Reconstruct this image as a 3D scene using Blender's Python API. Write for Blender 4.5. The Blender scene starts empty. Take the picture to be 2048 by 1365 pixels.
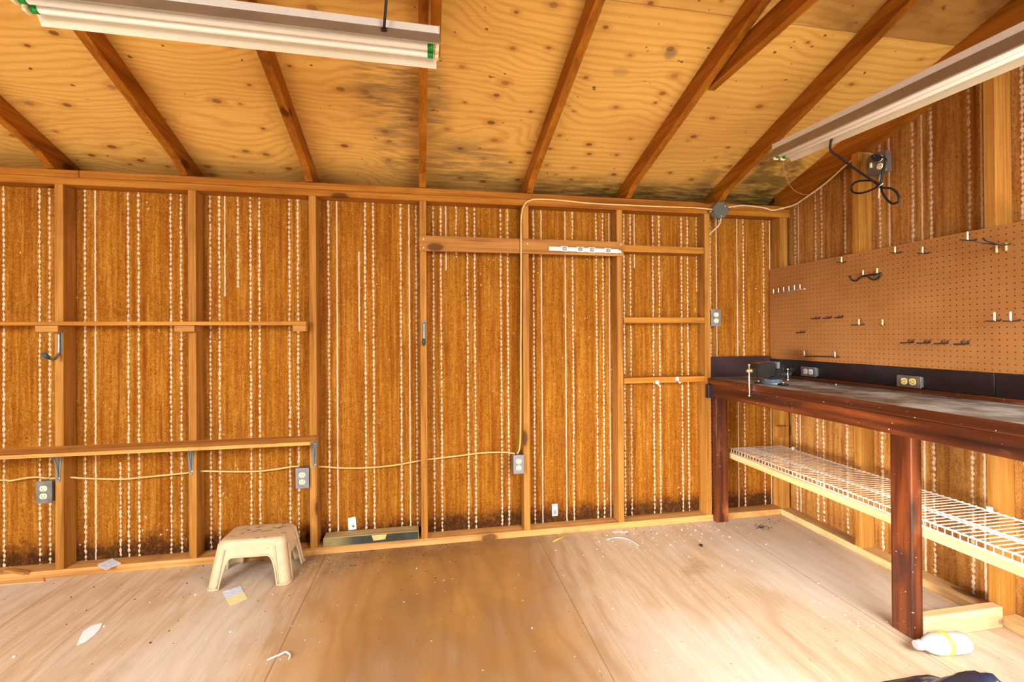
import bpy, bmesh, math, random
from mathutils import Vector, Matrix, noise
random.seed(7)
C = bpy.context.scene.collection
PI = math.pi

# ------------------------------------------------------------------ camera (measured from the photograph, 2048x1365)
F_PX, CY = 898.1652, 669.5949
CAM = Vector((1.8739, -2.6688, 1.2153))
ya, pt, ro = math.radians(10.1814), math.radians(0.2308), math.radians(-0.3632)
FWD = Vector((math.sin(ya)*math.cos(pt), math.cos(ya)*math.cos(pt), math.sin(pt)))
RT0 = Vector((math.cos(ya), -math.sin(ya), 0))
UP0 = RT0.cross(FWD)
RT = RT0*math.cos(ro) + UP0*math.sin(ro)
UP = -RT0*math.sin(ro) + UP0*math.cos(ro)

def ray(u, v): return FWD + RT*((u-1024)/F_PX) - UP*((v-CY)/F_PX)
def on(u, v, ax, val):
    d = ray(u, v); return CAM + d*((val-CAM[ax])/d[ax])
def PX(u, v, x): return on(u, v, 0, x)      # point of the plane x = const seen at a photo position
def PY(u, v, y): return on(u, v, 1, y)
def PZ(u, v, z): return on(u, v, 2, z)

cam_d = bpy.data.cameras.new('camera'); cam = bpy.data.objects.new('camera', cam_d); C.objects.link(cam)
M = Matrix((RT, UP, -FWD)).transposed().to_4x4(); M.translation = CAM
cam.matrix_world = M
cam_d.sensor_width = 36; cam_d.lens = F_PX*36/2048
cam_d.shift_y = -(682.5-CY)/2048
cam_d.clip_start = .02
bpy.context.scene.camera = cam

# ------------------------------------------------------------------ materials
class NT:
    def __init__(s, name):
        s.m = bpy.data.materials.new(name); s.m.use_nodes = True
        s.t = s.m.node_tree; s.n = s.t.nodes; s.l = s.t.links
        s.b = s.n['Principled BSDF']
    def new(s, ty, **kw):
        nd = s.n.new(ty)
        for k, v in kw.items():
            if k.startswith('i_'):
                key = k[2:]; key = int(key) if key.isdigit() else key.replace('_', ' ')
                s.put(nd.inputs[key], v)
            else: setattr(nd, k, v)
        return nd
    def put(s, sock, v):
        if isinstance(v, bpy.types.NodeSocket): s.l.new(v, sock)
        else: sock.default_value = v
    def math(s, op, a, b=0, c=0, clamp=False):
        nd = s.n.new('ShaderNodeMath'); nd.operation = op; nd.use_clamp = clamp
        s.put(nd.inputs[0], a); s.put(nd.inputs[1], b); s.put(nd.inputs[2], c)
        return nd.outputs[0]
    def mix(s, fac, a, b, mode='MIX'):
        nd = s.n.new('ShaderNodeMix'); nd.data_type = 'RGBA'; nd.blend_type = mode
        s.put(nd.inputs[0], fac); s.put(nd.inputs[6], col(a)); s.put(nd.inputs[7], col(b))
        return nd.outputs[2]
    def ramp(s, fac, stops, interp='LINEAR'):
        nd = s.n.new('ShaderNodeValToRGB'); cr = nd.color_ramp; cr.interpolation = interp
        while len(cr.elements) < len(stops): cr.elements.new(.5)
        for e, (p, c) in zip(cr.elements, stops): e.position = p; e.color = col(c)
        s.put(nd.inputs[0], fac)
        return nd.outputs[0]
    def map01(s, v, a, b, c=0., d=1.):
        nd = s.n.new('ShaderNodeMapRange'); nd.interpolation_type = 'SMOOTHSTEP'
        s.put(nd.inputs[0], v)
        for i, q in enumerate((a, b, c, d)): s.put(nd.inputs[i+1], q)
        return nd.outputs[0]
    def noise(s, vec, scale, detail=4, rough=.55, dist=0.):
        nd = s.n.new('ShaderNodeTexNoise'); nd.noise_dimensions = '3D'
        s.put(nd.inputs['Vector'], vec); s.put(nd.inputs['Scale'], scale); nd.inputs['Detail'].default_value = detail
        nd.inputs['Roughness'].default_value = rough; nd.inputs['Distortion'].default_value = dist
        return nd.outputs['Fac']
    def coords(s, kind='Object', scale=(1, 1, 1), loc=(0, 0, 0), rnd=False):
        tc = s.n.new('ShaderNodeTexCoord').outputs[kind]
        if rnd:
            oi = s.n.new('ShaderNodeObjectInfo').outputs['Random']
            k = s.math('MULTIPLY', oi, 37.)
            va = s.n.new('ShaderNodeVectorMath'); va.operation = 'ADD'; s.l.new(tc, va.inputs[0]); s.l.new(k, va.inputs[1]); tc = va.outputs[0]
        mp = s.n.new('ShaderNodeMapping'); s.l.new(tc, mp.inputs[0]); mp.inputs['Scale'].default_value = scale; mp.inputs['Location'].default_value = loc
        return mp.outputs[0]
    def scaled(s, vec, scale, loc=(0, 0, 0)):
        mp = s.n.new('ShaderNodeMapping'); s.l.new(vec, mp.inputs[0]); mp.inputs['Scale'].default_value = scale; mp.inputs['Location'].default_value = loc
        return mp.outputs[0]
    def bump(s, h, strength=.3, dist=.002):
        nd = s.n.new('ShaderNodeBump'); nd.inputs['Strength'].default_value = strength; nd.inputs['Distance'].default_value = dist
        s.l.new(h, nd.inputs['Height']); s.l.new(nd.outputs[0], s.b.inputs['Normal'])
    def done(s, color=None, rough=.6, metal=0., spec=None):
        if color is not None: s.put(s.b.inputs['Base Color'], col(color))
        s.put(s.b.inputs['Roughness'], rough); s.put(s.b.inputs['Metallic'], metal)
        if spec is not None: s.b.inputs['Specular IOR Level'].default_value = spec
        return s.m
def col(c):
    if isinstance(c, bpy.types.NodeSocket): return c
    return tuple(c) if len(c) == 4 else (*c, 1)
def srgb(r, g, b):
    f = lambda x: (x/255/12.92 if x/255 <= .04045 else ((x/255+.055)/1.055)**2.4)
    return (f(r), f(g), f(b))

def plain(name, c, rough=.5, metal=0., grain=.12, scale=30, spec=None):
    n = NT(name); v = n.coords(rnd=True)
    f = n.noise(v, scale, 4)
    dk = tuple(x*(1-grain) for x in c); lt = tuple(min(1, x*(1+grain)) for x in c)
    return n.done(n.ramp(f, [(.3, dk), (.7, lt)]), rough, metal, spec)

def wood(name, dark, mid, light, axis, rough=.6, knots=.5, ring=16., grime=.25):
    """sawn softwood, grain along one local axis"""
    n = NT(name)
    sc = [ring]*3; sc[axis] = .9
    base = n.coords(rnd=True)
    v = n.scaled(base, sc)
    big = n.noise(v, 1., 3, .5, .6)
    sf = [ring*7]*3; sf[axis] = 3.
    fine = n.noise(n.scaled(base, sf), 1., 3, .6)
    f = n.math('ADD', n.math('MULTIPLY', big, .6), n.math('MULTIPLY', fine, .4))
    c = n.ramp(f, [(.34, dark), (.5, mid), (.64, light)])
    # knots
    sk = [9.]*3; sk[axis] = 4.2
    vo = n.new('ShaderNodeTexVoronoi'); n.l.new(n.scaled(base, sk), vo.inputs['Vector']); vo.inputs['Scale'].default_value = 1.
    wn = n.new('ShaderNodeSeparateColor'); n.l.new(vo.outputs['Color'], wn.inputs[0])
    pick = n.math('GREATER_THAN', wn.outputs[0], 1-knots*.42)
    wob = n.noise(base, 60., 2, .5)
    k = n.math('MULTIPLY', n.map01(n.math('ADD', vo.outputs['Distance'], n.math('MULTIPLY', wob, .08)), .30, .19), pick)
    halo = n.math('MULTIPLY', n.map01(vo.outputs['Distance'], .5, .25), pick)
    c = n.mix(n.math('MULTIPLY', halo, .35), c, dark)
    c = n.mix(n.math('MULTIPLY', k, .8), c, tuple(x*.25 for x in dark))
    g = n.noise(base, 4., 5, .65)
    c = n.mix(n.math('MULTIPLY', n.map01(g, .5, .75), grime), c, tuple(x*.35 for x in dark), 'MIX')
    n.bump(fine, .25, .001)
    return n.done(c, rough, spec=.12)

def siding():
    """reddish-brown fibre board, seen from its rough inner face"""
    n = NT('rough fibre sheathing')
    w = n.coords('Object')
    sep = n.new('ShaderNodeSeparateXYZ'); n.l.new(w, sep.inputs[0])
    fib = n.noise(n.scaled(w, (75, 75, 52)), 1., 5, .75, 1.4)
    fib2 = n.noise(n.scaled(w, (210, 210, 150)), 1., 3, .65)
    f = n.math('ADD', n.math('MULTIPLY', fib, .6), n.math('MULTIPLY', fib2, .4))
    c = n.ramp(f, [(.32, (.115, .029, .002)), (.44, (.255, .087, .006)), (.54, (.36, .140, .013)), (.68, (.53, .25, .036))])
    lit_right = n.map01(sep.outputs[0], 4.262, 4.279)  # brighter light on the right wall, painted into its base colour
    c = n.mix(n.math('MULTIPLY', lit_right, .45), c, n.ramp(f, [(.34, (.36, .15, .03)), (.6, (.66, .36, .12))]))
    # darker groove lines at the 8 inch pattern of the siding
    along = n.math('ADD', sep.outputs[0], sep.outputs[1])
    ph = n.math('FRACT', n.math('DIVIDE', n.math('ADD', along, 20*.2032-.058-.089), .2032))
    wob = n.noise(n.scaled(w, (26, 26, 5)), 1., 4, .65)
    ph = n.math('FRACT', n.math('ADD', ph, n.math('MULTIPLY', n.math('SUBTRACT', wob, .5), .09)))
    g = n.ramp(ph, [(0., (.7,)*3), (.05, (.15,)*3), (.08, (.25,)*3), (.13, (.95,)*3), (.19, (.2,)*3), (.30, (.1,)*3), (.38, (.95,)*3), (.47, (.1,)*3), (.58, (.0,)*3), (.64, (.45,)*3), (.70, (.05,)*3), (.77, (.9,)*3), (.85, (.2,)*3), (.90, (.35,)*3), (.96, (.9,)*3)])
    st = n.noise(n.scaled(w, (32, 32, .8)), 1., 3, .6)
    st2 = n.noise(n.scaled(w, (75, 75, 3)), 1., 3, .65)
    pat = n.noise(n.scaled(w, (8, 8, 6)), 1., 3, .6)
    gm = n.math('MULTIPLY', g, n.map01(n.math('ADD', n.math('MULTIPLY', st, .45), n.math('ADD', n.math('MULTIPLY', wob, .3), n.math('MULTIPLY', pat, .25))), .30, .66))
    c = n.mix(n.math('MULTIPLY', gm, .80), c, (.150, .030, .0025))
    c = n.mix(n.map01(st, .50, .74, 0, .40), c, (.17, .042, .004))
    c = n.mix(n.map01(st2, .48, .70, 0, .55), c, (.20, .048, .004))
    c = n.mix(n.map01(st2, .5, .3, 0, .35), c, (.56, .27, .042))
    ds = n.noise(n.scaled(w, (70, 70, 46), (3, 1, 2)), 1., 3, .75, 2.)
    c = n.mix(n.map01(ds, .57, .70, 0, .8), c, (.09, .020, .002))
    ls_ = n.noise(n.scaled(w, (85, 85, 60), (1, 7, 4)), 1., 3, .75, 2.)
    c = n.mix(n.map01(ls_, .61, .72, 0, .6), c, (.72, .42, .12))
    # rot rising from the bottom plate
    rn = n.math('ADD', n.math('MULTIPLY', n.noise(n.scaled(w, (9, 9, 7)), 1., 3, .6), .5), n.math('MULTIPLY', n.noise(n.scaled(w, (55, 55, 40)), 1., 4, .7), .5))
    hgt = n.math('SUBTRACT', sep.outputs[2], n.math('MULTIPLY', rn, .30))
    rot = n.math('MULTIPLY', n.math('MULTIPLY', n.map01(hgt, .0, -.075), n.map01(n.noise(n.scaled(w, (60, 60, 45), (9, 9, 9)), 1., 3, .7), .30, .55, .45, 1.)), n.map01(sep.outputs[0], 4.279, 4.262, .15, 1.))
    rot2 = n.math('MULTIPLY', n.map01(hgt, .05, -.05), n.map01(sep.outputs[0], 4.279, 4.262, .4, 1.))
    c = n.mix(n.math('MULTIPLY', rot2, .6), c, (.13, .035, .004))
    c = n.mix(n.math('MULTIPLY', rot, .88), c, (.032, .013, .006))
    tn = n.noise(n.scaled(w, (7, 7, 3)), 1., 4, .6)
    c = n.mix(n.map01(tn, .56, .75, 0, .35), c, (.15, .04, .006))
    # little whitish flecks of filler
    fl = n.noise(n.scaled(w, (60, 60, 38)), 1., 2, .5)
    fz = n.noise(n.scaled(w, (6, 6, 4)), 1., 2, .5)
    c = n.mix(n.math('MULTIPLY', n.map01(fl, .70, .76), n.map01(fz, .54, .62)), c, (.72, .50, .32))
    n.bump(f, .7, .004)
    return n.done(c, .9, spec=.06), n

def chalk(name, thr, soft, solid):
    """strip of dried caulk over the sheathing: broken into dashes"""
    m = siding_mat.copy(); m.name = name
    t = m.node_tree; nodes = t.nodes; b = nodes['Principled BSDF']
    src = b.inputs['Base Color'].links[0].from_socket
    n = NT.__new__(NT); n.m = m; n.t = t; n.n = nodes; n.l = t.links; n.b = b
    w = n.coords('Object'); uv = n.new('ShaderNodeUVMap'); uv.uv_map = 'strip'
    su = n.new('ShaderNodeSeparateXYZ'); n.l.new(uv.outputs[0], su.inputs[0])
    # u: -1..1 across, v: metres along, offset per strip
    wv = n.new('ShaderNodeCombineXYZ'); n.put(wv.inputs[0], n.math('MULTIPLY', su.outputs[0], .5)); n.put(wv.inputs[1], n.math('MULTIPLY', su.outputs[1], 38.))
    dash = n.noise(wv.outputs[0], 1., 2, .5)
    wv2 = n.new('ShaderNodeCombineXYZ'); n.put(wv2.inputs[1], n.math('MULTIPLY', su.outputs[1], 2.3)); n.put(wv2.inputs[0], 4.)
    lowf = n.noise(wv2.outputs[0], 1., 3, .6)
    edge = n.math('ABSOLUTE', n.math('ADD', su.outputs[0], n.math('MULTIPLY', n.math('SUBTRACT', n.noise(w, 60., 2), .5), 1.1)))
    if solid:
        a = n.math('MULTIPLY', n.map01(edge, n.math('ADD', .45, n.math('MULTIPLY', lowf, .7)), .35), n.map01(lowf, .28, .40, .35, 1.))
        a = n.math('MULTIPLY', a, n.map01(dash, .22, .3))
    else:
        per = n.math('PINGPONG', n.math('ADD', n.math('MULTIPLY', su.outputs[1], 1.), n.math('MULTIPLY', lowf, .06)), .013)
        dd = n.math('ADD', n.math('DIVIDE', per, .013), n.math('MULTIPLY', n.math('SUBTRACT', dash, .5), 2.6))
        rad = n.math('ADD', n.math('MULTIPLY', edge, .75), n.math('MULTIPLY', dd, .65))
        a = n.map01(n.math('ADD', rad, n.math('MULTIPLY', n.math('SUBTRACT', lowf, .5), .9)), .86, .52)
        a = n.math('MULTIPLY', a, n.map01(lowf, thr-.10, thr-.02, .5, 1.))
    c = n.mix(n.math('MULTIPLY', a, .9), src, (.66, .50, .33))
    n.l.new(c, b.inputs['Base Color'])
    return m

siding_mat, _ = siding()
chalk_dash = chalk('broken caulk line', .38, .05, False)
chalk_solid = chalk('solid caulk line', .4, .05, True)

def plywood(name, dark_zone):
    """roof sheathing: rotary cut pine ply, grain along x"""
    n = NT(name); w = n.coords('Object')
    sep = n.new('ShaderNodeSeparateXYZ'); n.l.new(w, sep.inputs[0])
    warp = n.noise(n.scaled(w, (1.5, 4.5, 1)), 1., 4, .5)
    zone = n.noise(n.scaled(w, (.9, 1.2, 1), (3, 1, 0)), 1., 2, .5)
    amp = n.map01(zone, .42, .66, .35, 1.9)
    ph = n.math('ADD', n.math('MULTIPLY', sep.outputs[1], 46.), n.math('MULTIPLY', n.math('MULTIPLY', warp, 8.), amp))
    band = n.math('MULTIPLY', n.math('ADD', n.math('SINE', n.math('MULTIPLY', ph, 3.6)), 1.), .5)
    band = n.math('POWER', band, 2.2)
    fine = n.noise(n.scaled(w, (5, 150, 1)), 1., 3, .6)
    c = n.mix(n.math('MULTIPLY', band, .42), (.72, .42, .10), (.50, .225, .038))
    c = n.mix(n.map01(fine, .4, .75, 0, .25), c, (.42, .19, .04))
    big = n.noise(n.scaled(w, (1.1, 2.3, 1), (7, 2, 0)), 1., 3, .5)
    c = n.mix(n.map01(big, .45, .7, 0, .45), c, (.50, .235, .055))
    # knots
    vo = n.new('ShaderNodeTexVoronoi'); n.l.new(n.scaled(w, (5.2, 8.5, 0), (.3, .1, 0)), vo.inputs['Vector']); vo.inputs['Scale'].default_value = 1.; vo.voronoi_dimensions = '2D'
    wn = n.new('ShaderNodeSeparateColor'); n.l.new(vo.outputs['Color'], wn.inputs[0])
    pick = n.math('GREATER_THAN', wn.outputs[0], .42)
    size = n.math('ADD', .055, n.math('MULTIPLY', wn.outputs[1], .085))
    d = vo.outputs['Distance']
    k = n.math('MULTIPLY', n.map01(d, size, n.math('MULTIPLY', size, .55)), pick)
    halo = n.math('MULTIPLY', n.map01(d, n.math('MULTIPLY', size, 2.6), size), pick)
    c = n.mix(n.math('MULTIPLY', halo, .3), c, (.36, .13, .022))
    c = n.mix(n.math('MULTIPLY', k, n.math('ADD', .40, n.math('MULTIPLY', wn.outputs[2], .5))), c, (.17, .050, .010))
    # small dark specks
    sp = n.noise(n.scaled(w, (30, 42, 1)), 1., 1, .4)
    c = n.mix(n.map01(sp, .76, .80, 0, .8), c, (.05, .02, .01))
    # mildew round the middle rafter and along the eave
    mg = n.noise(n.scaled(w, (5, 38, 1)), 1., 5, .7)
    mb = n.noise(n.scaled(w, (3.2, 5, 1), (5, 5, 0)), 1., 3, .6)
    def spot(x, y, rx, ry):
        dx = n.math('DIVIDE', n.math('SUBTRACT', sep.outputs[0], x), rx); dy = n.math('DIVIDE', n.math('SUBTRACT', sep.outputs[1], y), ry)
        return n.map01(n.math('ADD', n.math('MULTIPLY', dx, dx), n.math('MULTIPLY', dy, dy)), 1.2, .1)
    if not dark_zone:
        s = n.math('MAXIMUM', spot(1.74, -.46, .28, .36), n.math('MULTIPLY', spot(2.05, -.06, .36, .22), .9))
        s = n.math('MAXIMUM', s, n.math('MULTIPLY', spot(1.75, -.08, .2, .2), .9))
        c = n.mix(n.math('MULTIPLY', n.math('MULTIPLY', s, n.map01(n.math('ADD', n.math('MULTIPLY', mg, .75), n.math('MULTIPLY', mb, .25)), .40, .60)), .62), c, (.10, .072, .05))
        e = n.math('MULTIPLY', n.map01(n.math('ADD', sep.outputs[1], n.math('MULTIPLY', mb, .16)), .02, .17), n.map01(mg, .3, .6))
        e = n.math('MULTIPLY', e, n.map01(sep.outputs[0], 1.6, 3.2, .18, .95))
        c = n.mix(n.math('MULTIPLY', e, .85), c, (.040, .037, .012))
        s2 = n.math('MULTIPLY', spot(3.95, -.10, .42, .35), n.map01(mb, .42, .58))
        c = n.mix(n.math('MULTIPLY', s2, .7), c, (.05, .038, .008))
        s3 = n.math('MAXIMUM', spot(2.93, -.83, .035, .03), n.math('MULTIPLY', spot(2.74, -.72, .05, .03), .5))
        c = n.mix(n.math('MULTIPLY', s3, .6), c, (.14, .12, .07))
    else:
        c = n.mix(n.map01(sep.outputs[0], 3.0, 4.1, .15, .68), c, (.22, .085, .022))
        c = n.mix(n.math('MULTIPLY', n.map01(mb, .42, .66, 0, .7), n.map01(sep.outputs[0], 3.0, 4.0)), c, (.12, .045, .014))
    n.bump(fine, .12, .001)
    return n.done(c, .65, spec=.12)

def floor_mat():
    """worn plywood floor, grain along y, sheet joints at x = 1.29 and 2.50"""
    n = NT('worn plywood floor'); w = n.coords('Object')
    sep = n.new('ShaderNodeSeparateXYZ'); n.l.new(w, sep.inputs[0])
    warp = n.noise(n.scaled(w, (2.6, .9, 1)), 1., 3, .5)
    ph = n.math('ADD', n.math('MULTIPLY', sep.outputs[0], 18.), n.math('MULTIPLY', warp, 13.))
    band = n.math('POWER', n.math('MULTIPLY', n.math('ADD', n.math('SINE', n.math('MULTIPLY', ph, 3.)), 1.), .5), 2.)
    fine = n.noise(n.scaled(w, (150, 6, 1)), 1., 3, .6)
    c = n.mix(n.math('MULTIPLY', band, .48), (.60, .48, .33), (.42, .28, .15))
    c = n.mix(n.map01(fine, .4, .7, 0, .45), c, (.38, .25, .13))
    streak = n.noise(n.scaled(w, (55, 1.6, 1), (4, 4, 0)), 1., 4, .65)
    c = n.mix(n.map01(streak, .48, .68, 0, .5), c, (.40, .255, .125))
    # middle sheet: bare orange wear and painted-in shade; elsewhere dusty, with glare painted in
    dust_glare = n.noise(n.scaled(w, (1.7, 1.1, 1), (2, 4, 0)), 1., 5, .6)
    c = n.mix(n.map01(dust_glare, .42, .62, 0, .5), c, (.63, .585, .50))
    mid = n.map01(n.math('ABSOLUTE', n.math('SUBTRACT', sep.outputs[0], n.math('ADD', 1.86, n.math('MULTIPLY', dust_glare, .12)))), .95, .32)
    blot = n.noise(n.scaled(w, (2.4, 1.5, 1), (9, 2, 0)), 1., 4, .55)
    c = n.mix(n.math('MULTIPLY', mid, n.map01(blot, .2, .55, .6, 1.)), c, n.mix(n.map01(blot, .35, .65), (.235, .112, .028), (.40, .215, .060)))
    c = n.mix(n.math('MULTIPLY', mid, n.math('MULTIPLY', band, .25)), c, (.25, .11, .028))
    stain = n.noise(n.scaled(w, (3, 3, 1), (3, 3, 0)), 1., 4, .6)
    c = n.mix(n.map01(stain, .58, .75, 0, .45), c, (.27, .155, .06))
    # grime along the back wall
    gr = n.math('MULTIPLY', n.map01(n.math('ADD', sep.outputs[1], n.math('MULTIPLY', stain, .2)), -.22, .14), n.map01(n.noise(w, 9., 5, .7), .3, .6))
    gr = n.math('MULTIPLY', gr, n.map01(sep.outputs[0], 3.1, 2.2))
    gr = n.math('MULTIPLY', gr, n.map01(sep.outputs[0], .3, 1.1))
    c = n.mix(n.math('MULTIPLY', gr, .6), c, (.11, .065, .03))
    # joints
    j = None
    for x in (1.287, 2.50, .07, 3.72):
        q = n.map01(n.math('ABSOLUTE', n.math('SUBTRACT', sep.outputs[0], x)), .0032, .0010)
        j = q if j is None else n.math('MAXIMUM', j, q)
    c = n.mix(n.math('MULTIPLY', j, .65), c, (.16, .08, .03))
    sp = n.noise(n.scaled(w, (55, 55, 1)), 1., 1, .4)
    c = n.mix(n.map01(sp, .77, .80, 0, .7), c, (.07, .05, .04))
    sp2 = n.noise(n.scaled(w, (48, 48, 1), (5, 9, 0)), 1., 1, .4)
    c = n.mix(n.map01(sp2, .76, .79, 0, .8), c, (.8, .76, .7))
    n.bump(fine, .12, .001)
    return n.done(c, n.map01(dust_glare, .3, .7, .42, .62), spec=.45)

def pegboard_mat():
    n = NT('brown perforated hardboard'); w = n.coords('Object')
    sep = n.new('ShaderNodeSeparateXYZ'); n.l.new(w, sep.inputs[0])
    P = .0254
    a = n.math('SUBTRACT', n.math('FRACT', n.math('DIVIDE', n.math('ADD', sep.outputs[1], 10.), P)), .5)
    b = n.math('SUBTRACT', n.math('FRACT', n.math('DIVIDE', n.math('ADD', sep.outputs[2], 10.), P)), .5)
    r = n.math('SQRT', n.math('ADD', n.math('MULTIPLY', a, a), n.math('MULTIPLY', b, b)))
    hole = n.map01(r, .135, .10)
    f = n.noise(w, 5., 4, .6); f2 = n.noise(w, 180., 2, .6)
    c = n.ramp(n.math('ADD', n.math('MULTIPLY', f, .7), n.math('MULTIPLY', f2, .3)), [(.3, (.27, .108, .026)), (.7, (.36, .155, .045))])
    c = n.mix(n.math('MULTIPLY', hole, .88), c, (.055, .018, .006))
    return n.done(c, .38, spec=.5)

def bench_stain(name, axis):
    n = NT(name)
    sc = [22.]*3; sc[axis] = 1.
    base = n.coords(rnd=False)
    v = n.scaled(base, sc)
    f = n.noise(v, 1., 4, .6, .5)
    c = n.ramp(f, [(.32, (.018, .004, .002)), (.50, (.072, .015, .004)), (.66, (.20, .046, .009))])
    s2 = [6.]*3; s2[axis] = 2.2
    wr = n.noise(n.scaled(base, s2), 1., 4, .6)
    c = n.mix(n.map01(wr, .58, .70, 0, .8), c, (.42, .14, .025))
    dk = n.noise(n.scaled(base, s2, (4, 7, 2)), 1., 3, .6)
    c = n.mix(n.map01(dk, .55, .68, 0, .8), c, (.022, .010, .009))
    sp = n.noise(base, 70., 1, .4)
    c = n.mix(n.map01(sp, .75, .79, 0, .8), c, (.55, .5, .48))
    n.bump(f, .15, .001)
    return n.done(c, n.map01(wr, .3, .7, .28, .45), spec=.5)

def bench_top_mat():
    n = NT('grey worn bench surface'); w = n.coords('Object')
    f = n.noise(n.scaled(w, (18, 2.2, 1)), 1., 5, .65, .6)
    g = n.noise(w, 5., 5, .65)
    c = n.ramp(g, [(.36, (.07, .045, .03)), (.5, (.19, .175, .145)), (.62, (.36, .355, .32))])
    c = n.mix(n.map01(f, .52, .68, 0, .7), c, (.075, .035, .02))
    sp = n.noise(w, 60., 1, .4)
    c = n.mix(n.map01(sp, .75, .79, 0, .8), c, (.75, .75, .72))
    return n.done(c, n.map01(g, .3, .7, .3, .5), spec=.5)

W_STUDZ = wood('pine upright', (.21, .075, .009), (.38, .163, .027), (.48, .23, .050), 2)
W_RAFT = wood('rafter softwood', (.19, .055, .004), (.33, .108, .008), (.42, .155, .015), 1, knots=.7)
W_X = wood('pine along wall', (.23, .078, .007), (.38, .150, .018), (.48, .22, .036), 0, knots=.6)
W_Y = wood('pine along side wall', (.40, .18, .045), (.60, .34, .12), (.70, .44, .19), 1, knots=.6)
W_PLATE = wood('top plate softwood', (.20, .058, .005), (.33, .118, .011), (.43, .18, .024), 0, knots=.7)
W_BASEX = wood('bottom plate softwood', (.34, .14, .035), (.55, .28, .08), (.66, .38, .14), 0, knots=.5, grime=.5)
W_BASEY = wood('side bottom plate softwood', (.38, .20, .07), (.58, .36, .15), (.68, .46, .24), 1, knots=.5, grime=.45)
W_SHELF = wood('weathered shelf board', (.26, .10, .018), (.50, .24, .055), (.62, .33, .09), 0, knots=.5, grime=.45)
W_DARKX = wood('brown board', (.25, .095, .02), (.40, .18, .04), (.50, .25, .06), 0, knots=.5)
W_PALE = wood('clean pale board', (.52, .27, .09), (.70, .44, .2), (.78, .54, .29), 1, knots=.3, grime=.08)
W_BEAM = wood('olive weathered wood', (.22, .15, .05), (.36, .26, .10), (.46, .35, .15), 0, knots=.2)
PLY1 = plywood('roof plywood', False); PLY2 = plywood('stained roof plywood', True)
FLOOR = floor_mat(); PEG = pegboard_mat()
B_Y = bench_stain('red brown stain along', 1); B_Z = bench_stain('red brown stain upright', 2)
B_TOP = bench_top_mat()
BLACKB = plain('dark painted board', (.012, .008, .010), .33, grain=.4, scale=8)
PURPLE = plain('dark purple stained board', (.030, .011, .012), .4, grain=.4, scale=6)
STEEL = plain('grey painted steel', (.20, .215, .20), .5, .2)
GALV = plain('galvanised box steel', (.22, .21, .19), .45, .7, grain=.25)
GALVP = plain('galvanised cover plate', (.24, .25, .265), .35, .6, grain=.15)
IVORY = plain('ivory plastic', (.80, .70, .44), .4)
WHITEP = plain('white plastic', (.80, .80, .76), .4)
YELP = plain('yellowed plastic', (.75, .62, .22), .4)
SLOT = plain('dark slot', (.02, .018, .015), .6)
BRASS = plain('brass screw', (.55, .40, .16), .35, .8)
ZINC = plain('zinc screw head', (.75, .74, .70), .35, .5)
ROMEX = plain('aged cream cable', (.66, .43, .15), .5)
ROMEX2 = plain('pale cable', (.70, .52, .28), .5)
BLACKR = plain('black rubber', (.010, .009, .009), .45)
TEAL = plain('dark teal vinyl', (.02, .07, .08), .4)
BLKM = plain('black wire metal', (.02, .017, .015), .4, .3)
CHROME = plain('bright steel', (.75, .75, .74), .22, 1.)
TUBE = plain('white glass tube', (.88, .84, .76), .25, grain=.02)
GREEN = plain('green end band', (.0, .26, .03), .3, grain=.1)
ENAMEL = plain('cream enamel reflector', (.62, .55, .41), .35, grain=.06, scale=6)
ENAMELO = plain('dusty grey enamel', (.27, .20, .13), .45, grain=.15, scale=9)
HOUS = plain('white enamel channel', (.74, .70, .62), .4, grain=.05)
SOCK = plain('cream lampholder', (.82, .68, .42), .45)
STOOL = None
VISEB = plain('black vise enamel', (.014, .013, .012), .22, .1, grain=.5)
VISEG = plain('worn dark iron', (.030, .027, .022), .3, .5, grain=.3)
VISEB2 = plain('blue grey swivel base', (.20, .27, .36), .3, .6)
WIREC = plain('cream coated wire', (.82, .78, .66), .4, grain=.04)
PAPERW = plain('white paper', (.82, .82, .80), .8, grain=.03)
TAN = plain('tan tape', (.55, .42, .16), .6)

def stool_mat():
    n = NT('beige moulded plastic'); w = n.coords('Object')
    g = n.new('ShaderNodeNewGeometry'); sp = n.new('ShaderNodeSeparateXYZ'); n.l.new(g.outputs['Normal'], sp.inputs[0])
    so = n.new('ShaderNodeSeparateXYZ'); n.l.new(w, so.inputs[0])
    f = n.noise(w, 14., 5, .65)
    c = n.ramp(f, [(.3, (.56, .42, .245)), (.7, (.66, .52, .33))])
    # settled dirt lies on the tread
    top = n.map01(so.outputs[2], .214, .222)
    d = n.noise(n.scaled(w, (26, 60, 26)), 1., 4, .65)
    d2 = n.noise(n.scaled(w, (4, 9, 4)), 1., 2, .6)
    c = n.mix(n.math('MULTIPLY', top, n.map01(f, .2, .8, .2, .5)), c, (.42, .29, .12))
    c = n.mix(n.math('MULTIPLY', top, n.math('MULTIPLY', n.map01(d, .53, .60), n.map01(d2, .42, .58))), c, (.06, .04, .02))
    s3 = n.noise(w, 95., 1, .4)
    c = n.mix(n.map01(s3, .765, .785, 0, .8), c, (.08, .05, .03))
    return n.done(c, .45, spec=.4)
STOOL = stool_mat()


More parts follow.
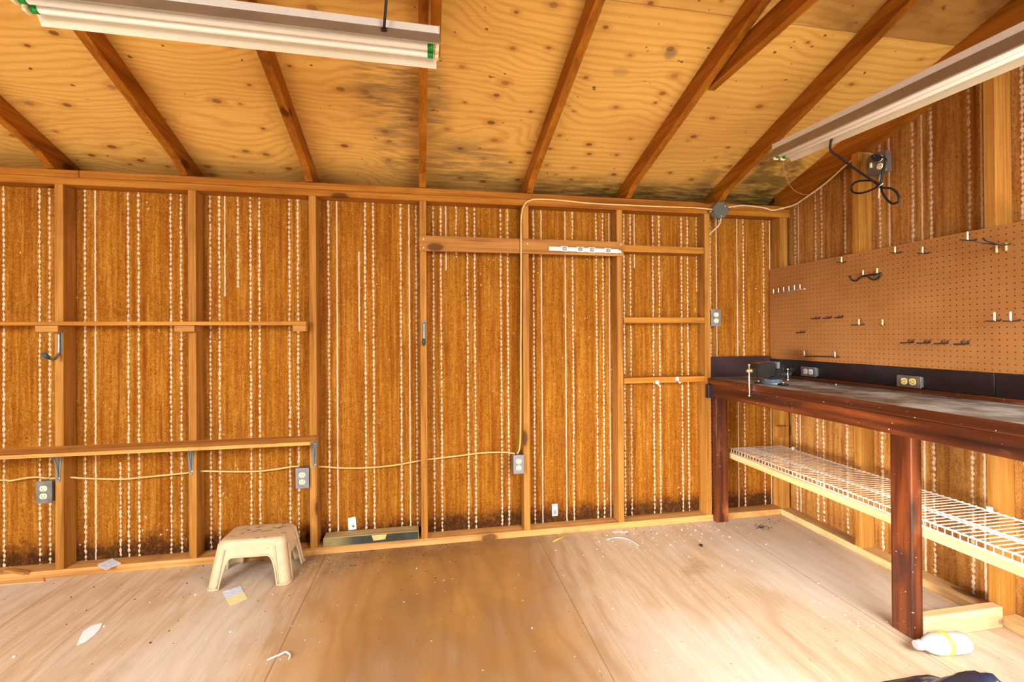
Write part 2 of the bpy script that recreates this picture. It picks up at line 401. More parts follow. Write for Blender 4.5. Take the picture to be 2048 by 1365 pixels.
# ------------------------------------------------------------------ mesh helpers
def nbm(): return bmesh.new()
def box(bm, x0, x1, y0, y1, z0, z1, bev=0.):
    r = bmesh.ops.create_cube(bm, size=1.)
    vs = r['verts']
    sx, sy, sz = x1-x0, y1-y0, z1-z0
    for v in vs: v.co = Vector(((v.co.x+.5)*sx+x0, (v.co.y+.5)*sy+y0, (v.co.z+.5)*sz+z0))
    if bev:
        es = list({e for v in vs for e in v.link_edges})
        bmesh.ops.bevel(bm, geom=es, offset=bev, segments=2, affect='EDGES', profile=.5)
    return bm
def tube(bm, pts, r, seg=8, closed=False, caps=True):
    pts = [Vector(p) for p in pts]; n = len(pts); rings = []
    prev = None
    for i, p in enumerate(pts):
        a = pts[(i-1) % n] if (closed or i) else pts[0]; b = pts[(i+1) % n] if (closed or i < n-1) else pts[-1]
        t = (b-a).normalized()
        if prev is None:
            ref = Vector((0, 0, 1)) if abs(t.z) < .9 else Vector((1, 0, 0))
            u = t.cross(ref).normalized()
        else:
            u = (prev - t*prev.dot(t)); u = u.normalized() if u.length > 1e-6 else t.orthogonal().normalized()
        prev = u; w = t.cross(u)
        rr = r[i] if isinstance(r, (list, tuple)) else r
        rings.append([bm.verts.new(p+u*rr*math.cos(2*PI*k/seg)+w*rr*math.sin(2*PI*k/seg)) for k in range(seg)])
    m = n if closed else n-1
    for i in range(m):
        A, B = rings[i], rings[(i+1) % n]
        for k in range(seg):
            f = bm.faces.new((A[k], A[(k+1) % seg], B[(k+1) % seg], B[k])); f.smooth = seg > 5
    if caps and not closed:
        bm.faces.new(rings[0][::-1]); bm.faces.new(rings[-1])
    return bm
def smooth_path(pts, sub=6):
    P = [Vector(p) for p in pts]; out = []
    for i in range(len(P)-1):
        p0 = P[max(i-1, 0)]; p1 = P[i]; p2 = P[i+1]; p3 = P[min(i+2, len(P)-1)]
        for k in range(sub):
            t = k/sub
            out.append(.5*((2*p1)+(-p0+p2)*t+(2*p0-5*p1+4*p2-p3)*t*t+(-p0+3*p1-3*p2+p3)*t**3))
    out.append(P[-1]); return out
def lathe(bm, prof, axis='z', seg=24, at=(0, 0, 0)):
    """prof: (radius, height) list"""
    at = Vector(at); rings = []
    for r, h in prof:
        ring = []
        for k in range(seg):
            a = 2*PI*k/seg; c, s = r*math.cos(a), r*math.sin(a)
            p = {'z': (c, s, h), 'x': (h, c, s), 'y': (c, h, s)}[axis]
            ring.append(bm.verts.new(at+Vector(p)))
        rings.append(ring)
    for A, B in zip(rings, rings[1:]):
        for k in range(seg):
            f = bm.faces.new((A[k], A[(k+1) % seg], B[(k+1) % seg], B[k])); f.smooth = True
    bm.faces.new(rings[0][::-1]); bm.faces.new(rings[-1])
    return bm
def prism(bm, poly, thick, axis=2, at=0.):
    """extrude a 2-D polygon along an axis from at to at+thick"""
    def P(a, b, h): return {0: (h, a, b), 1: (a, h, b), 2: (a, b, h)}[axis]
    A = [bm.verts.new(P(a, b, at)) for a, b in poly]; B = [bm.verts.new(P(a, b, at+thick)) for a, b in poly]
    n = len(poly)
    for i in range(n): bm.faces.new((A[i], A[(i+1) % n], B[(i+1) % n], B[i]))
    bm.faces.new(A[::-1]); bm.faces.new(B)
    return bm
def obj(name, bm, mat, parent=None, loc=None, rot=None, center=False, keep=False):
    """link bm as one mesh object; center=True moves the origin to the mesh's middle"""
    if not keep: bmesh.ops.recalc_face_normals(bm, faces=bm.faces[:])
    off = Vector((0, 0, 0))
    if center:
        lo = Vector([min(v.co[i] for v in bm.verts) for i in range(3)]); hi = Vector([max(v.co[i] for v in bm.verts) for i in range(3)])
        off = (lo+hi)/2; off.z = lo.z
        for v in bm.verts: v.co -= off
    me = bpy.data.meshes.new(name); bm.to_mesh(me); bm.free()
    for mm in (mat if isinstance(mat, (list, tuple)) else [mat]): me.materials.append(mm)
    o = bpy.data.objects.new(name, me); C.objects.link(o)
    if parent: o.parent = parent
    o.location = Vector(loc) if loc is not None else off
    if rot: o.rotation_euler = rot
    return o
def tag(o, label, cat, group=None, kind=None):
    o['label'] = label; o['category'] = cat
    if group: o['group'] = group
    if kind: o['kind'] = kind
    return o
def struct(o): o['kind'] = 'structure'; return o
def thing(name, label, cat, loc=(0, 0, 0), rot=(0, 0, 0), group=None):
    o = bpy.data.objects.new(name, None); C.objects.link(o); o.empty_display_size = .05
    o.location = loc; o.rotation_euler = rot
    return tag(o, label, cat, group)
def dup(root, loc, rot=None, label=None, group=None):
    r = root.copy(); C.objects.link(r); r.location = loc
    if rot: r.rotation_euler = rot
    if label: r['label'] = label
    if group: r['group'] = group
    for ch in list(root.children):
        c = ch.copy(); C.objects.link(c); c.parent = r
        for g in ch.children:
            d = g.copy(); C.objects.link(d); d.parent = c
    return r

S = .6096                        # stud spacing
XR = 4.192                       # face of the right wall's studs
YS = .089                        # back sheathing plane
XS = XR+.089                     # right sheathing plane
RM, RZ = .315, 2.115             # roof slope, rafter underside at y = 0
PLYZ = RZ+.0933
RIDGE = -1.50; FRONT = -3.00
XL = -1.9
def roofz(y): return RZ-RM*y
def plyz(y): return PLYZ-RM*y

# ------------------------------------------------------------------ room shell
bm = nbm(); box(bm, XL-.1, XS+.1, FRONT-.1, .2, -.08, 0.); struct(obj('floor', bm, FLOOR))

def strip_wall(name, a0, a1, lines, to3d, ztop, base_mat):
    """wall sheathing built of vertical strips; lines: (pos, halfwidth, kind, z0, z1)"""
    bm = nbm(); uvl = bm.loops.layers.uv.new('strip')
    def quad(p0, p1, z0, z1t, mi, seed):
        za = z1t(p0); zb = z1t(p1)
        vs = [bm.verts.new(to3d(p0, z0)), bm.verts.new(to3d(p1, z0)), bm.verts.new(to3d(p1, zb)), bm.verts.new(to3d(p0, za))]
        f = bm.faces.new(vs); f.material_index = mi
        for lp, (u, v) in zip(f.loops, ((-1, z0), (1, z0), (1, zb), (-1, za))): lp[uvl].uv = (u, v+seed)
    cur = a0
    for i, (p, hw, kind, z0, z1) in enumerate(sorted(lines)):
        if p-hw > cur: quad(cur, p-hw, 0., ztop, 0, 0)
        cl = lambda q, z1=z1: min(z1, ztop(q))
        seed = 7.31*i
        if z0 > 0: quad(p-hw, p+hw, 0., lambda q: z0, 0, 0)
        quad(p-hw, p+hw, z0, cl, kind, seed)
        if z1 < ztop(p): quad(p-hw, p+hw, z1, ztop, 0, 0)
        cur = p+hw
    quad(cur, a1, 0., ztop, 0, 0)
    return bm
LN = []
Zt = 9.
# (photo x, kind 1 dashed / 2 solid, optional z range)
for t in [(7.3, 1), (79, 1), (99, 1), (170, 1), (190.5, 2), (240, 1, 0, .55), (256.4, 1), (277, 1), (341.4, 1), (362, 1), (420.5, 1), (438.7, 1), (450, 2, 1.45, 9),
          (476, 1, 1.5, 9), (501, 1), (518.7, 1), (578.8, 1), (595.8, 1), (657.3, 1), (674, 2), (718, 2, 1.25, 1.72), (730.3, 1), (746.7, 1), (801.5, 1), (818.5, 2), (832.3, 1),
          (866.8, 1), (882, 1), (892.3, 2, 1.62, 9), (912.8, 1, 1.7, 9), (934.8, 1), (949.5, 1), (1001.6, 1), (1015.4, 1), (1067.3, 1), (1082.8, 2), (1130.6, 2), (1145.3, 1),
          (1192.7, 1), (1206, 1), (1218.5, 2), (1248.2, 1), (1261, 1), (1269, 2, 1.66, 9), (1306, 1), (1318.5, 1), (1362.8, 1), (1375, 1), (1393.6, 1, 1.5, 9), (1421, 1), (1433, 2),
          (1474.4, 2), (1487, 1), (1527, 1), (1539.7, 2), (1548.7, 1)]:
    u, k = t[0], t[1]; z0, z1 = (t[2], t[3]) if len(t) > 2 else (0., 9.)
    LN.append((PY(u, 560, YS).x, 0.0070 if k == 1 else .0064, k, z0, z1))
for k in range(1, 8):
    LN.append((-.308-.2032*k, .0085, 1, 0., 9.)); LN.append((-.308-.2032*k+.047, .0085, 1, 0., 9.))
bm = strip_wall('wall_back', XL, XS+.02, LN, lambda p, z: (p, YS, z), lambda q: 2.086, siding_mat)
o = obj('wall_back', bm, [siding_mat, chalk_dash, chalk_solid], keep=True); struct(o)
sd = o.modifiers.new('thick', 'SOLIDIFY'); sd.thickness = .02; sd.offset = -1
LR = []
for t in [(1589.7, 1), (1596.7, 2), (1630.8, 1), (1642.9, 1), (1690, 1), (1760, 1), (1779, 2), (1826, 1), (1844.3, 2), (1863, 1), (1939.5, 1), (1963.8, 2), (2046, 1)]:
    q = PX(t[0], 420, XS)
    LR.append((-q.y, .0085 if t[1] == 1 else .0072, t[1], 0., 9.))
for k in range(1, 10):
    LR.append((1.219+.2032*k, .0085, 1, 0., 9.)); LR.append((1.219+.2032*k+.047, .0085, 1, 0., 9.))
def gtop(q): y = -q; return plyz(y) if y > RIDGE else plyz(2*RIDGE-y)
# split the gable at the ridge by inserting a zero-kind strip edge there
LR.append((-RIDGE, .004, 0, 0., 9.))
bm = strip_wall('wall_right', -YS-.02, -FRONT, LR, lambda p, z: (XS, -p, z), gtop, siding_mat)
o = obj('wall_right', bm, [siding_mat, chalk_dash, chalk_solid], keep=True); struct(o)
sd = o.modifiers.new('thick', 'SOLIDIFY'); sd.thickness = .02; sd.offset = -1
bm = nbm(); prism(bm, [(YS, 0), (FRONT, 0), (FRONT, plyz(YS)), (RIDGE, plyz(RIDGE)), (YS, plyz(YS))], .02, 0, XL-.02); struct(obj('wall_left', bm, siding_mat))
# front wall behind the camera, with the doorway and a wide side opening that light the room
DOORS = [(-1.5, .55, 0.0, 1.98), (2.45, 4.18, 0.0, 2.02)]
bm = nbm(); cur = XL; top = plyz(YS)
for x0, x1, z0, z1 in DOORS:
    box(bm, cur, x0, FRONT-.02, FRONT, 0, top)
    box(bm, x0, x1, FRONT-.02, FRONT, z1, top)
    cur = x1
box(bm, cur, XS+.02, FRONT-.02, FRONT, 0, top)
struct(obj('wall_front', bm, siding_mat))
SEAM = -1.015
def roof_piece(name, y0, y1, mat, z=plyz):
    bm = nbm(); t = .016
    prism(bm, [(y0, z(y0)), (y1, z(y1)), (y1, z(y1)+t), (y0, z(y0)+t)], XS+.02-XL+.02, 0, XL-.02)
    return struct(obj(name, bm, mat))
roof_piece('ceiling', .372, SEAM+.0025, PLY1)
bm = nbm(); box(bm, XL-.02, XS+.02, YS+.021, .372, 2.070, 2.086); struct(obj('ceiling_soffit', bm, PLY1))
roof_piece('ceiling', SEAM-.0025, RIDGE, PLY2)
zf = lambda y: plyz(2*RIDGE-y)
roof_piece('ceiling', RIDGE, FRONT-.02, PLY2, zf)
bm = nbm(); box(bm, XL-.02, XS+.02, FRONT-.02, YS+.3, plyz(RIDGE)+.05, plyz(RIDGE)+.06); struct(obj('roof', bm, PLY2))
bm = nbm(); box(bm, -8, 12, -16, FRONT-.12, -.12, -.06); struct(obj('ground', bm, plain('pale gravel yard', (.42, .41, .36), .9)))

bm = nbm(); box(bm, XL-.02, XS+.02, .372, .392, 2.06, 2.13); struct(obj('trim_4', bm, W_X, center=True))
for k, x in ((5, XL-.02), (6, XS+.0005)):
    bm = nbm(); box(bm, x, x+.0195, YS+.0215, .3715, 2.0865, 2.19); struct(obj('trim_%d' % k, bm, W_X, center=True))
# bottom and top plates
bm = nbm(); box(bm, XL, XS, 0, YS, 0, .038, .002); struct(obj('baseboard_back', bm, W_BASEX, center=True))
bm = nbm(); box(bm, XR, XS, FRONT, 0, 0, .038, .002); struct(obj('baseboard_right', bm, W_BASEY, center=True))
JX = .09
bm = nbm(); box(bm, XL, JX-.002, 0, YS, 2.049, 2.087, .005); struct(obj('trim_1', bm, W_PLATE, center=True))
bm = nbm(); box(bm, JX, XS, 0, YS, 2.049, 2.087, .005); struct(obj('trim_2', bm, W_PLATE, center=True))
bm = nbm(); box(bm, XL, XS, 0, YS, 2.011, 2.049, .005); struct(obj('trim_3', bm, W_PLATE, center=True))

# ------------------------------------------------------------------ studs
STUDS = [
 (0, 0, 'pine wall stud at far left with a J hook and shelf bracket on it'),
 (1, .004, 'pine wall stud crossing both left shelves at the middle shelf bracket'),
 (2, .002, 'pine wall stud where both left shelves end, above the stool'),
 (3, 0, 'pine wall stud at the left end of the header board with a hook halfway up'),
 (4, .002, 'pine wall stud with the cable running down its left side to an outlet'),
 (5, .0, 'pine wall stud at the right end of the header board, left of three blocks'),
 (6, .0, 'pine wall stud beside the workbench with an outlet on its right side'),
]
for n, dx, lab in STUDS:
    bm = nbm(); x = S*n+dx; box(bm, x-.019, x+.019, 0, YS-.003, .038, 2.011, .002)
    o = obj('wall_stud', bm, W_STUDZ, center=True); tag(o, lab, 'stud', 'studs of the back wall')
bm = nbm(); box(bm, 4.205, 4.262, 0.004, YS-.003, .038, 2.011, .002)
tag(obj('wall_stud', bm, W_STUDZ, center=True), 'pine corner stud where the two walls meet, half behind the pegboard', 'stud', 'studs of the back wall')
def right_stud(y, lab):
    bm = nbm(); box(bm, XR, XS-.003, y-.0205, y+.0205, .038, 2.06-.29*y, .002)
    tag(obj('wall_stud', bm, W_STUDZ, center=True), lab, 'stud', 'studs of the bench wall')
right_stud(-.557, 'pine stud behind the pegboard, under the high outlet with the black plug')
right_stud(-1.165, 'pine stud behind the pegboard near the right edge, wooden floor block at its foot')

# ------------------------------------------------------------------ rafters and ties
RAFT = [(0, -.055, -.02, 'first rafter at upper left, cut off by the photo edge'),
        (1, .559, .592, 'second rafter from the left, passing behind the left end of the tube light'),
        (2, 1.187, 1.207, 'third rafter from the left, crossing behind the middle of the tube light'),
        (3, 1.809, 1.838, 'middle rafter at the right end of the left tube light, mildew stains beside it'),
        (4, 2.447, 2.481, 'rafter just right of the middle, between two clean plywood bays, no tie on it'),
        (5, 3.090, 3.112, 'rafter with a collar tie on its right side, second from the right'),
        (6, 3.734, 3.702, 'rafter ending above the round junction box, left of the right tube light')]
for n, xa, xb, lab in RAFT:
    bm = nbm(); h = .0925
    def X(y): return xa+(xb-xa)*(-y/1.2)
    secs = [(.22, 2.089), (.0, 2.089), (-.03, 2.1045), (-.085, roofz(-.085)), (RIDGE+.021, roofz(RIDGE+.021))]
    L = []
    for y, zb in secs:
        zt = plyz(y)-.001; x = X(y)
        L.append([bm.verts.new((x, y, zb)), bm.verts.new((x+.038, y, zb)), bm.verts.new((x+.038, y, zt)), bm.verts.new((x, y, zt))])
    for A, B in zip(L, L[1:]):
        for k in range(4): bm.faces.new((A[k], A[(k+1) % 4], B[(k+1) % 4], B[k]))
    bm.faces.new(L[0][::-1]); bm.faces.new(L[-1])
    bmesh.ops.bevel(bm, geom=[e for e in bm.edges if len(e.link_faces) == 2 and e.calc_face_angle(0) > 1.2], offset=.002, segments=1, affect='EDGES')
    tag(obj('rafter', bm, W_RAFT, center=True), lab, 'rafter', 'roof rafters')
# gable rafter on the right wall
bm = nbm(); x0 = 4.235
g0 = lambda y: 2.062-.293*y
prism(bm, [(0., g0(0)), (RIDGE+.02, g0(RIDGE+.02)), (RIDGE+.02, plyz(RIDGE+.02)-.001), (0, plyz(0)-.001), (YS-.003, plyz(YS)-.001), (YS-.003, 2.09), (0, 2.09)], XS-.002-x0, 0, x0)
tag(obj('rafter', bm, W_RAFT, center=True), 'gable rafter lying against the right wall above the pegboard', 'rafter', 'roof rafters')
bm = nbm(); box(bm, XL, XS-.003, RIDGE-.019, RIDGE+.019, roofz(RIDGE)-.06, plyz(RIDGE)-.012); tag(obj('ridge_board', bm, W_X, center=True), 'ridge board along the peak of the roof over the camera', 'beam')
for x, y0, lab in ((1.878, -.80, 'collar tie fixed to the middle rafter above the end of the left light'),
                   (3.156, -.76, 'collar tie fixed to the rafter near the upper right, running level')):
    bm = nbm(); zb = 2.368
    y1 = 2*RIDGE-y0
    prism(bm, [(y0, zb), (y1, zb), (y1-(-.0)+.0, zb+.02), (y1+.28*0, zb+.03), (y1+.2, zb+.085), (y0-.2, zb+.085), (y0, zb+.03)][:2]+[(y1+.22, zb+.089), (y0-.22, zb+.089)], .038, 0, x)
    tag(obj('collar_tie', bm, W_RAFT, center=True), lab, 'collar tie', 'collar ties')

# ------------------------------------------------------------------ header board, blocks
hb = thing('header_board', 'flat board nailed across three studs, holding a white tool strip', 'board', (1.808, -.0195, 1.715))
bm = nbm(); box(bm, 0, 1.258, 0, .019, 0, .089, .002); obj('board', bm, W_DARKX, hb)
for sx, sz in ((.024, .068), (.024, .018), (.64, .06), (1.238, .072), (1.238, .020)):
    bm = nbm(); lathe(bm, [(.0045, 0), (.0045, -.001), (.003, -.0022)], 'y', 12, (sx, 0, sz)); obj('screw', bm, ZINC, hb)
def block(x0, x1, y0, y1, z0, z1, lab, mat=W_X, name='wood_block', cat='block', group=None):
    bm = nbm(); box(bm, x0, x1, y0, y1, z0, z1, .002); return tag(obj(name, bm, mat, center=True), lab, cat, group)
block(3.071, 3.634, .001, .086, 1.748, 1.79, 'uppermost of three flat blocks between two studs, level with the header board', group='blocks between studs')
block(3.071, 3.636, .001, .086, 1.294, 1.331, 'middle one of three flat blocks between two studs, level with the outlet', group='blocks between studs')
lb = block(3.071, 3.636, .001, .086, .911, .947, 'lowest of three flat blocks between two studs, with two white hooks', group='blocks between studs')
for u, v in ((1314, 765), (1354, 758)):
    p = PY(u, v, -.001); t = thing('wall_hook', 'small white hook, left of two on the lowest block' if u < 1330 else 'small white hook, right of two on the lowest block', 'hook', p, group='white hooks on block')
    bm = nbm(); lathe(bm, [(.013, 0), (.013, -.004), (.009, -.007)], 'y', 16); obj('backing_disc', bm, WHITEP, t)
    bm = nbm(); tube(bm, smooth_path([(0, -.006, .004), (0, -.012, -.004), (.004, -.018, -.02), (.006, -.026, -.026), (.008, -.032, -.018)]), .0028); obj('prong', bm, WHITEP, t)

# white tool strip on the header board
ts = thing('tool_strip', 'white plastic tool holder strip with spring clips on the header board', 'tool holder', (2.578, -.0205, 1.735), (0, .012, 0))
bm = nbm(); box(bm, 0, .45, -.012, 0, 0, .026, .005); obj('rail', bm, WHITEP, ts)
for cx in (.095, .195, .27, .375):
    bm = nbm(); box(bm, cx-.022, cx+.022, -.018, -.012, -.003, .029, .002); cl = obj('clip', bm, WHITEP, ts)
    bm = nbm(); lathe(bm, [(.011, -.010), (.011, .010)], 'x', 14, (cx, -.024, .013)); obj('roller', bm, plain('grey rubber roller', (.35, .37, .33), .5), cl)
bm = nbm(); box(bm, .43, .468, -.009, 0, .004, .020, .003); obj('end_tab', bm, WHITEP, ts)

# ------------------------------------------------------------------ left shelves
us = thing('wall_shelf', 'narrow upper wooden shelf at eye height on the left studs', 'shelf', (0, 0, 0))
bm = nbm(); box(bm, -.75, 1.202, -.06, -.001, 1.284, 1.304, .002); obj('shelf_board', bm, W_X, us)
for x0, x1, lab in ((-.068, .03, 0), (.552, .648, 0), (1.13, 1.199, 0)):
    bm = nbm(); box(bm, x0, x1, -.05, -.001, 1.251, 1.2838, .002); obj('cleat', bm, W_DARKX, us)
ls = thing('wall_shelf', 'long lower wooden shelf board on steel brackets, left of the stool wall bay', 'shelf', (0, 0, 0))
bm = nbm(); box(bm, -.75, 1.247, -.170, -.001, .652, .670, .002); obj('shelf_board', bm, W_SHELF, ls)
def bracket(x, lab):
    t = thing('shelf_bracket', lab, 'bracket', (x, -.0008, .651), group='steel shelf brackets')
    bm = nbm()   # wall leg: tapered pressed steel
    prism(bm, [(-.020, 0), (.020, 0), (.014, -.06), (.007, -.165), (-.007, -.165), (-.014, -.06)], -.0025, 1, 0.); 
    obj('wall_leg', bm, STEEL, t)
    bm = nbm(); prism(bm, [(-.020, -.003), (.020, -.003), (.006, -.125), (-.006, -.125)], -.0025, 2, 0.); obj('shelf_leg', bm, STEEL, t)
    bm = nbm(); tube(bm, smooth_path([(0, -.003, -.15), (0, -.012, -.09), (0, -.03, -.035), (0, -.075, -.012), (0, -.115, -.004)]), .004, 8); obj('rib', bm, STEEL, t)
    for z in (-.03, -.145):
        bm = nbm(); lathe(bm, [(.0035, -.002), (.0035, -.004)], 'y', 10, (.006, 0, z)); obj('screw', bm, ZINC, t)
bracket(-.003, 'grey steel bracket under the lower shelf, leftmost, right of an outlet')
bracket(.606, 'grey steel bracket under the lower shelf, middle one of three')
bracket(1.226, 'grey steel bracket at the right end of the lower shelf, above an outlet')

def jhook(x, z, lab, rz=0.):
    t = thing('utility_hook', lab, 'hook', (x, -.0001, z), (0, 0, rz), group='J hooks on studs')
    bm = nbm(); tube(bm, smooth_path([(0, -.008, .0), (0, -.008, -.07), (0, -.012, -.105), (0, -.035, -.13), (0, -.062, -.128), (0, -.085, -.112)]), .0068, 10); obj('hook_rod', bm, GALVP, t)
    bm = nbm(); box(bm, -.010, .010, -.003, 0, -.105, .012, .001); obj('back_plate', bm, STEEL, t)
    bm = nbm(); tube(bm, [(0, -.074, -.121), (0, -.084, -.113), (0, -.100, -.100)], [.010, .0105, .009], 12); obj('rubber_tip', bm, TEAL, t)
jhook(.006, 1.245, 'grey steel J hook with dark tip under the left end of the upper shelf')
jhook(1.832, 1.300, 'grey steel J hook with dark tip on the stud below the header board')

# ------------------------------------------------------------------ outlets
def make_outlet(name, lab, loc, rot, plate, face, boxm=GALV, depth=.05, w=.070, h=.112, group='duplex outlets'):
    """face in local -Y, box behind it"""
    t = thing(name, lab, 'outlet', loc, rot, group)
    bm = nbm(); box(bm, -w/2+.004, w/2-.004, 0.001, depth, -h/2+.004, h/2-.004, .003); b = obj('box', bm, boxm, t)
    bm = nbm(); box(bm, -w/2, w/2, -.003, .001, -h/2, h/2, .0015); p = obj('cover_plate', bm, plate, t)
    for s in (1, -1):
        bm = nbm()
        poly = []
        for k in range(24):
            a = 2*PI*k/24; x = .0165*math.cos(a); z = max(-.0135, min(.0135, .0165*math.sin(a))); poly.append((x, z+s*.0195))
        prism(bm, poly, -.003, 1, -.003); r = obj('receptacle', bm, face, t)
        bm = nbm()
        for sx, hh in ((-.0064, .0085), (.0064, .0068)): box(bm, sx-.0011, sx+.0011, -.0068, -.0058, s*.0195+.003-hh/2, s*.0195+.003+hh/2)
        lathe(bm, [(.0024, -.0058), (.0024, -.0068)], 'y', 10, (0, 0, s*.0195-.0075)); obj('slots', bm, SLOT, r)
    bm = nbm(); lathe(bm, [(.003, -.003), (.003, -.0045)], 'y', 12); obj('screw', bm, BRASS, t)
    return t
make_outlet('duplex_outlet', 'duplex outlet with brown grey plate left of the leftmost stud', (-.054, -.016, .443), (0, 0, 0), GALV, IVORY, GALV, .05)
make_outlet('duplex_outlet', 'duplex outlet above the step stool, beside the end of the lower shelf', (1.167, -.014, .437), (0, 0, 0), GALVP, IVORY, GALV, .06)
make_outlet('duplex_outlet', 'duplex outlet with a visible steel box side, low in the middle of the wall', (2.386, -.016, .445), (0, 0, 0), GALVP, IVORY, GALV, .075, .066)
make_outlet('duplex_outlet', 'duplex outlet at head height right of the stud beside the workbench', (3.713, -.004, 1.329), (0, 0, 0), GALV, IVORY, GALV, .05)
o1 = make_outlet('duplex_outlet', 'white sideways outlet with steel plate on the black backsplash, near the vise', (4.150, -.278, .987), (0, 0, 0), GALVP, WHITEP, GALV, .028, .058)
o1.rotation_euler = (0, PI/2, -PI/2)
o2 = make_outlet('duplex_outlet', 'yellowed sideways outlet on the black backsplash below the row of black hooks', (4.150, -.866, .984), (0, 0, 0), GALV, YELP, GALV, .028, .058)
o2.rotation_euler = (0, PI/2, -PI/2)
gx = 4.12
go = thing('outlet_box', 'square steel box with switch and outlet near the roof, black plug in it', 'outlet', (4.150, -.715, 2.098), (0, 0, -PI/2))
bm = nbm(); box(bm, -.048, .048, .001, .041, -.052, .052, .006); obj('box', bm, GALV, go)
bm = nbm(); prism(bm, [(-.052, -.040), (-.040, -.056), (.040, -.056), (.052, -.040), (.052, .040), (.040, .056), (-.040, .056), (-.052, .040)], -.004, 1, .001); obj('cover_plate', bm, GALV, go)
bm = nbm(); box(bm, -.028, -.018, -.012, -.003, -.012, .014, .002); obj('toggle', bm, IVORY, go)
for z in (.020, -.020):
    bm = nbm(); lathe(bm, [(.0165, -.003), (.0165, -.0065), (.014, -.0075)], 'y', 24, (.022, 0, z)); r = obj('receptacle', bm, IVORY, go)
    bm = nbm()
    for sx in (-.006, .006): box(bm, .022+sx-.001, .022+sx+.001, -.0084, -.0076, z, z+.008)
    obj('slots', bm, SLOT, r)
bm = nbm(); lathe(bm, [(.009, -.072), (.009, -.052)], 'z', 12, (.004, .018, 0)); obj('cable_clamp', bm, GALVP, go)
bm = nbm(); tube(bm, smooth_path([(.004, .018, -.07), (.002, .02, -.10), (-.006, .022, -.14), (-.010, .024, -.175)]), .004, 8); obj('cable_stub', bm, ROMEX2, go)
# junction box
jb = thing('junction_box', 'octagonal grey steel junction box on the top plate in the corner', 'junction box', (3.731, -.0005, 2.028))
def octo(r): return [(r*math.cos(PI/8+k*PI/4), r*math.sin(PI/8+k*PI/4)) for k in range(8)]
bm = nbm(); prism(bm, octo(.052), -.038, 1, 0.); obj('box', bm, plain('grey green box steel', (.30, .38, .33), .45, .5), jb)
bm = nbm(); prism(bm, octo(.055), -.003, 1, -.038); cv = obj('cover_plate', bm, plain('dark grey cover', (.135, .14, .115), .5, .4), jb)
for a in (.7, PI+.7+.9):
    bm = nbm(); lathe(bm, [(.004, -.041), (.004, -.043)], 'y', 10, (.04*math.cos(a), 0, .04*math.sin(a))); obj('screw', bm, ZINC, cv)
for ax, px, pz in (('x', -.062, -.006), ('z', -.002, -.066), ('x', .058, .012)):
    bm = nbm(); lathe(bm, [(.009, -.010), (.009, .010)], ax, 12, (px, -.018, pz)); obj('cable_clamp', bm, GALVP, jb)

# ------------------------------------------------------------------ cables
def cable(name, lab, pts, r, mat, cat='cable', sub=5, group=None):
    bm = nbm(); tube(bm, smooth_path(pts, sub), r, 8); return tag(obj(name, bm, mat, center=True), lab, cat, group)
yc = .045
def W(u, v, y=yc): return PY(u, v, y)
cable('power_cable', 'cream cable entering from the left edge into the leftmost outlet', [(-.7, .05, .47), W(-10, 962), W(20, 962), W(50, 957), W(75, 955), W(92, 957), (-.07, .03, .502)], .0048, ROMEX, group='cables on the studs')
cable('power_cable', 'cream cable running under the lower shelf between two outlets', [W(100, 958, .03), W(132, 955), W(165, 957), W(240, 959), W(290, 955), W(370, 947), W(400, 943), W(470, 944), W(520, 943), W(560, 938), W(585, 934), W(598, 934, .035)], .0048, ROMEX, group='cables on the studs')
cable('power_cable', 'cream cable crossing the bare bay from the stool outlet to the middle outlet', [W(606, 937, .035), W(640, 934), W(690, 937), W(740, 936), W(790, 931), W(840, 922), W(870, 918), W(920, 912), W(960, 907), W(1005, 905), W(1030, 908, .03)], .0048, ROMEX, group='cables on the studs')
cable('power_cable', 'cream cable climbing a stud and bending along the top plate to the junction box',
      [W(1034, 908, .03), W(1040, 890, .02), W(1041.5, 800, .0), W(1041.5, 700, -.004), W(1042, 600, -.006), W(1042, 540, -.022), W(1042, 475, -.028), W(1042, 445, -.012), W(1044, 424, -.01), W(1050, 408, -.01), W(1062, 400.5, -.01), W(1080, 399, -.01), W(1120, 401, -.009),
       W(1180, 407, -.009), W(1260, 411, -.009), W(1330, 414, -.009), W(1390, 416, -.009), W(1418, 418.5, -.014), W(1427, 419.5, -.018)], .0052, ROMEX, group='cables on the studs')
cable('power_cable', 'pale cable from the junction box around the corner and up the gable rafter',
      [W(1456, 415, -.018), W(1467, 413.5, -.012), W(1490, 411.5, -.009), W(1530, 416.5, -.009), (4.13, -.012, 2.052), (4.185, -.035, 2.06), (4.225, -.10, 2.068), (4.2285, -.19, 2.09), (4.2285, -.33, 2.13), (4.2285, -.47, 2.19), (4.2285, -.56, 2.215), (4.215, -.62, 2.195), (4.20, -.668, 2.16)], .0052, ROMEX2, group='cables on the studs')
cable('power_cable', 'short pale cable drooping from the junction box behind the stud beside the bench', [W(1441, 437, -.018), W(1441, 443, -.012), W(1435, 454, .01), W(1427, 461, .03), (3.69, .05, 1.86), (3.688, .05, 1.7), (3.688, .04, 1.50), (3.70, .035, 1.37)], .0048, ROMEX2, group='cables on the studs')

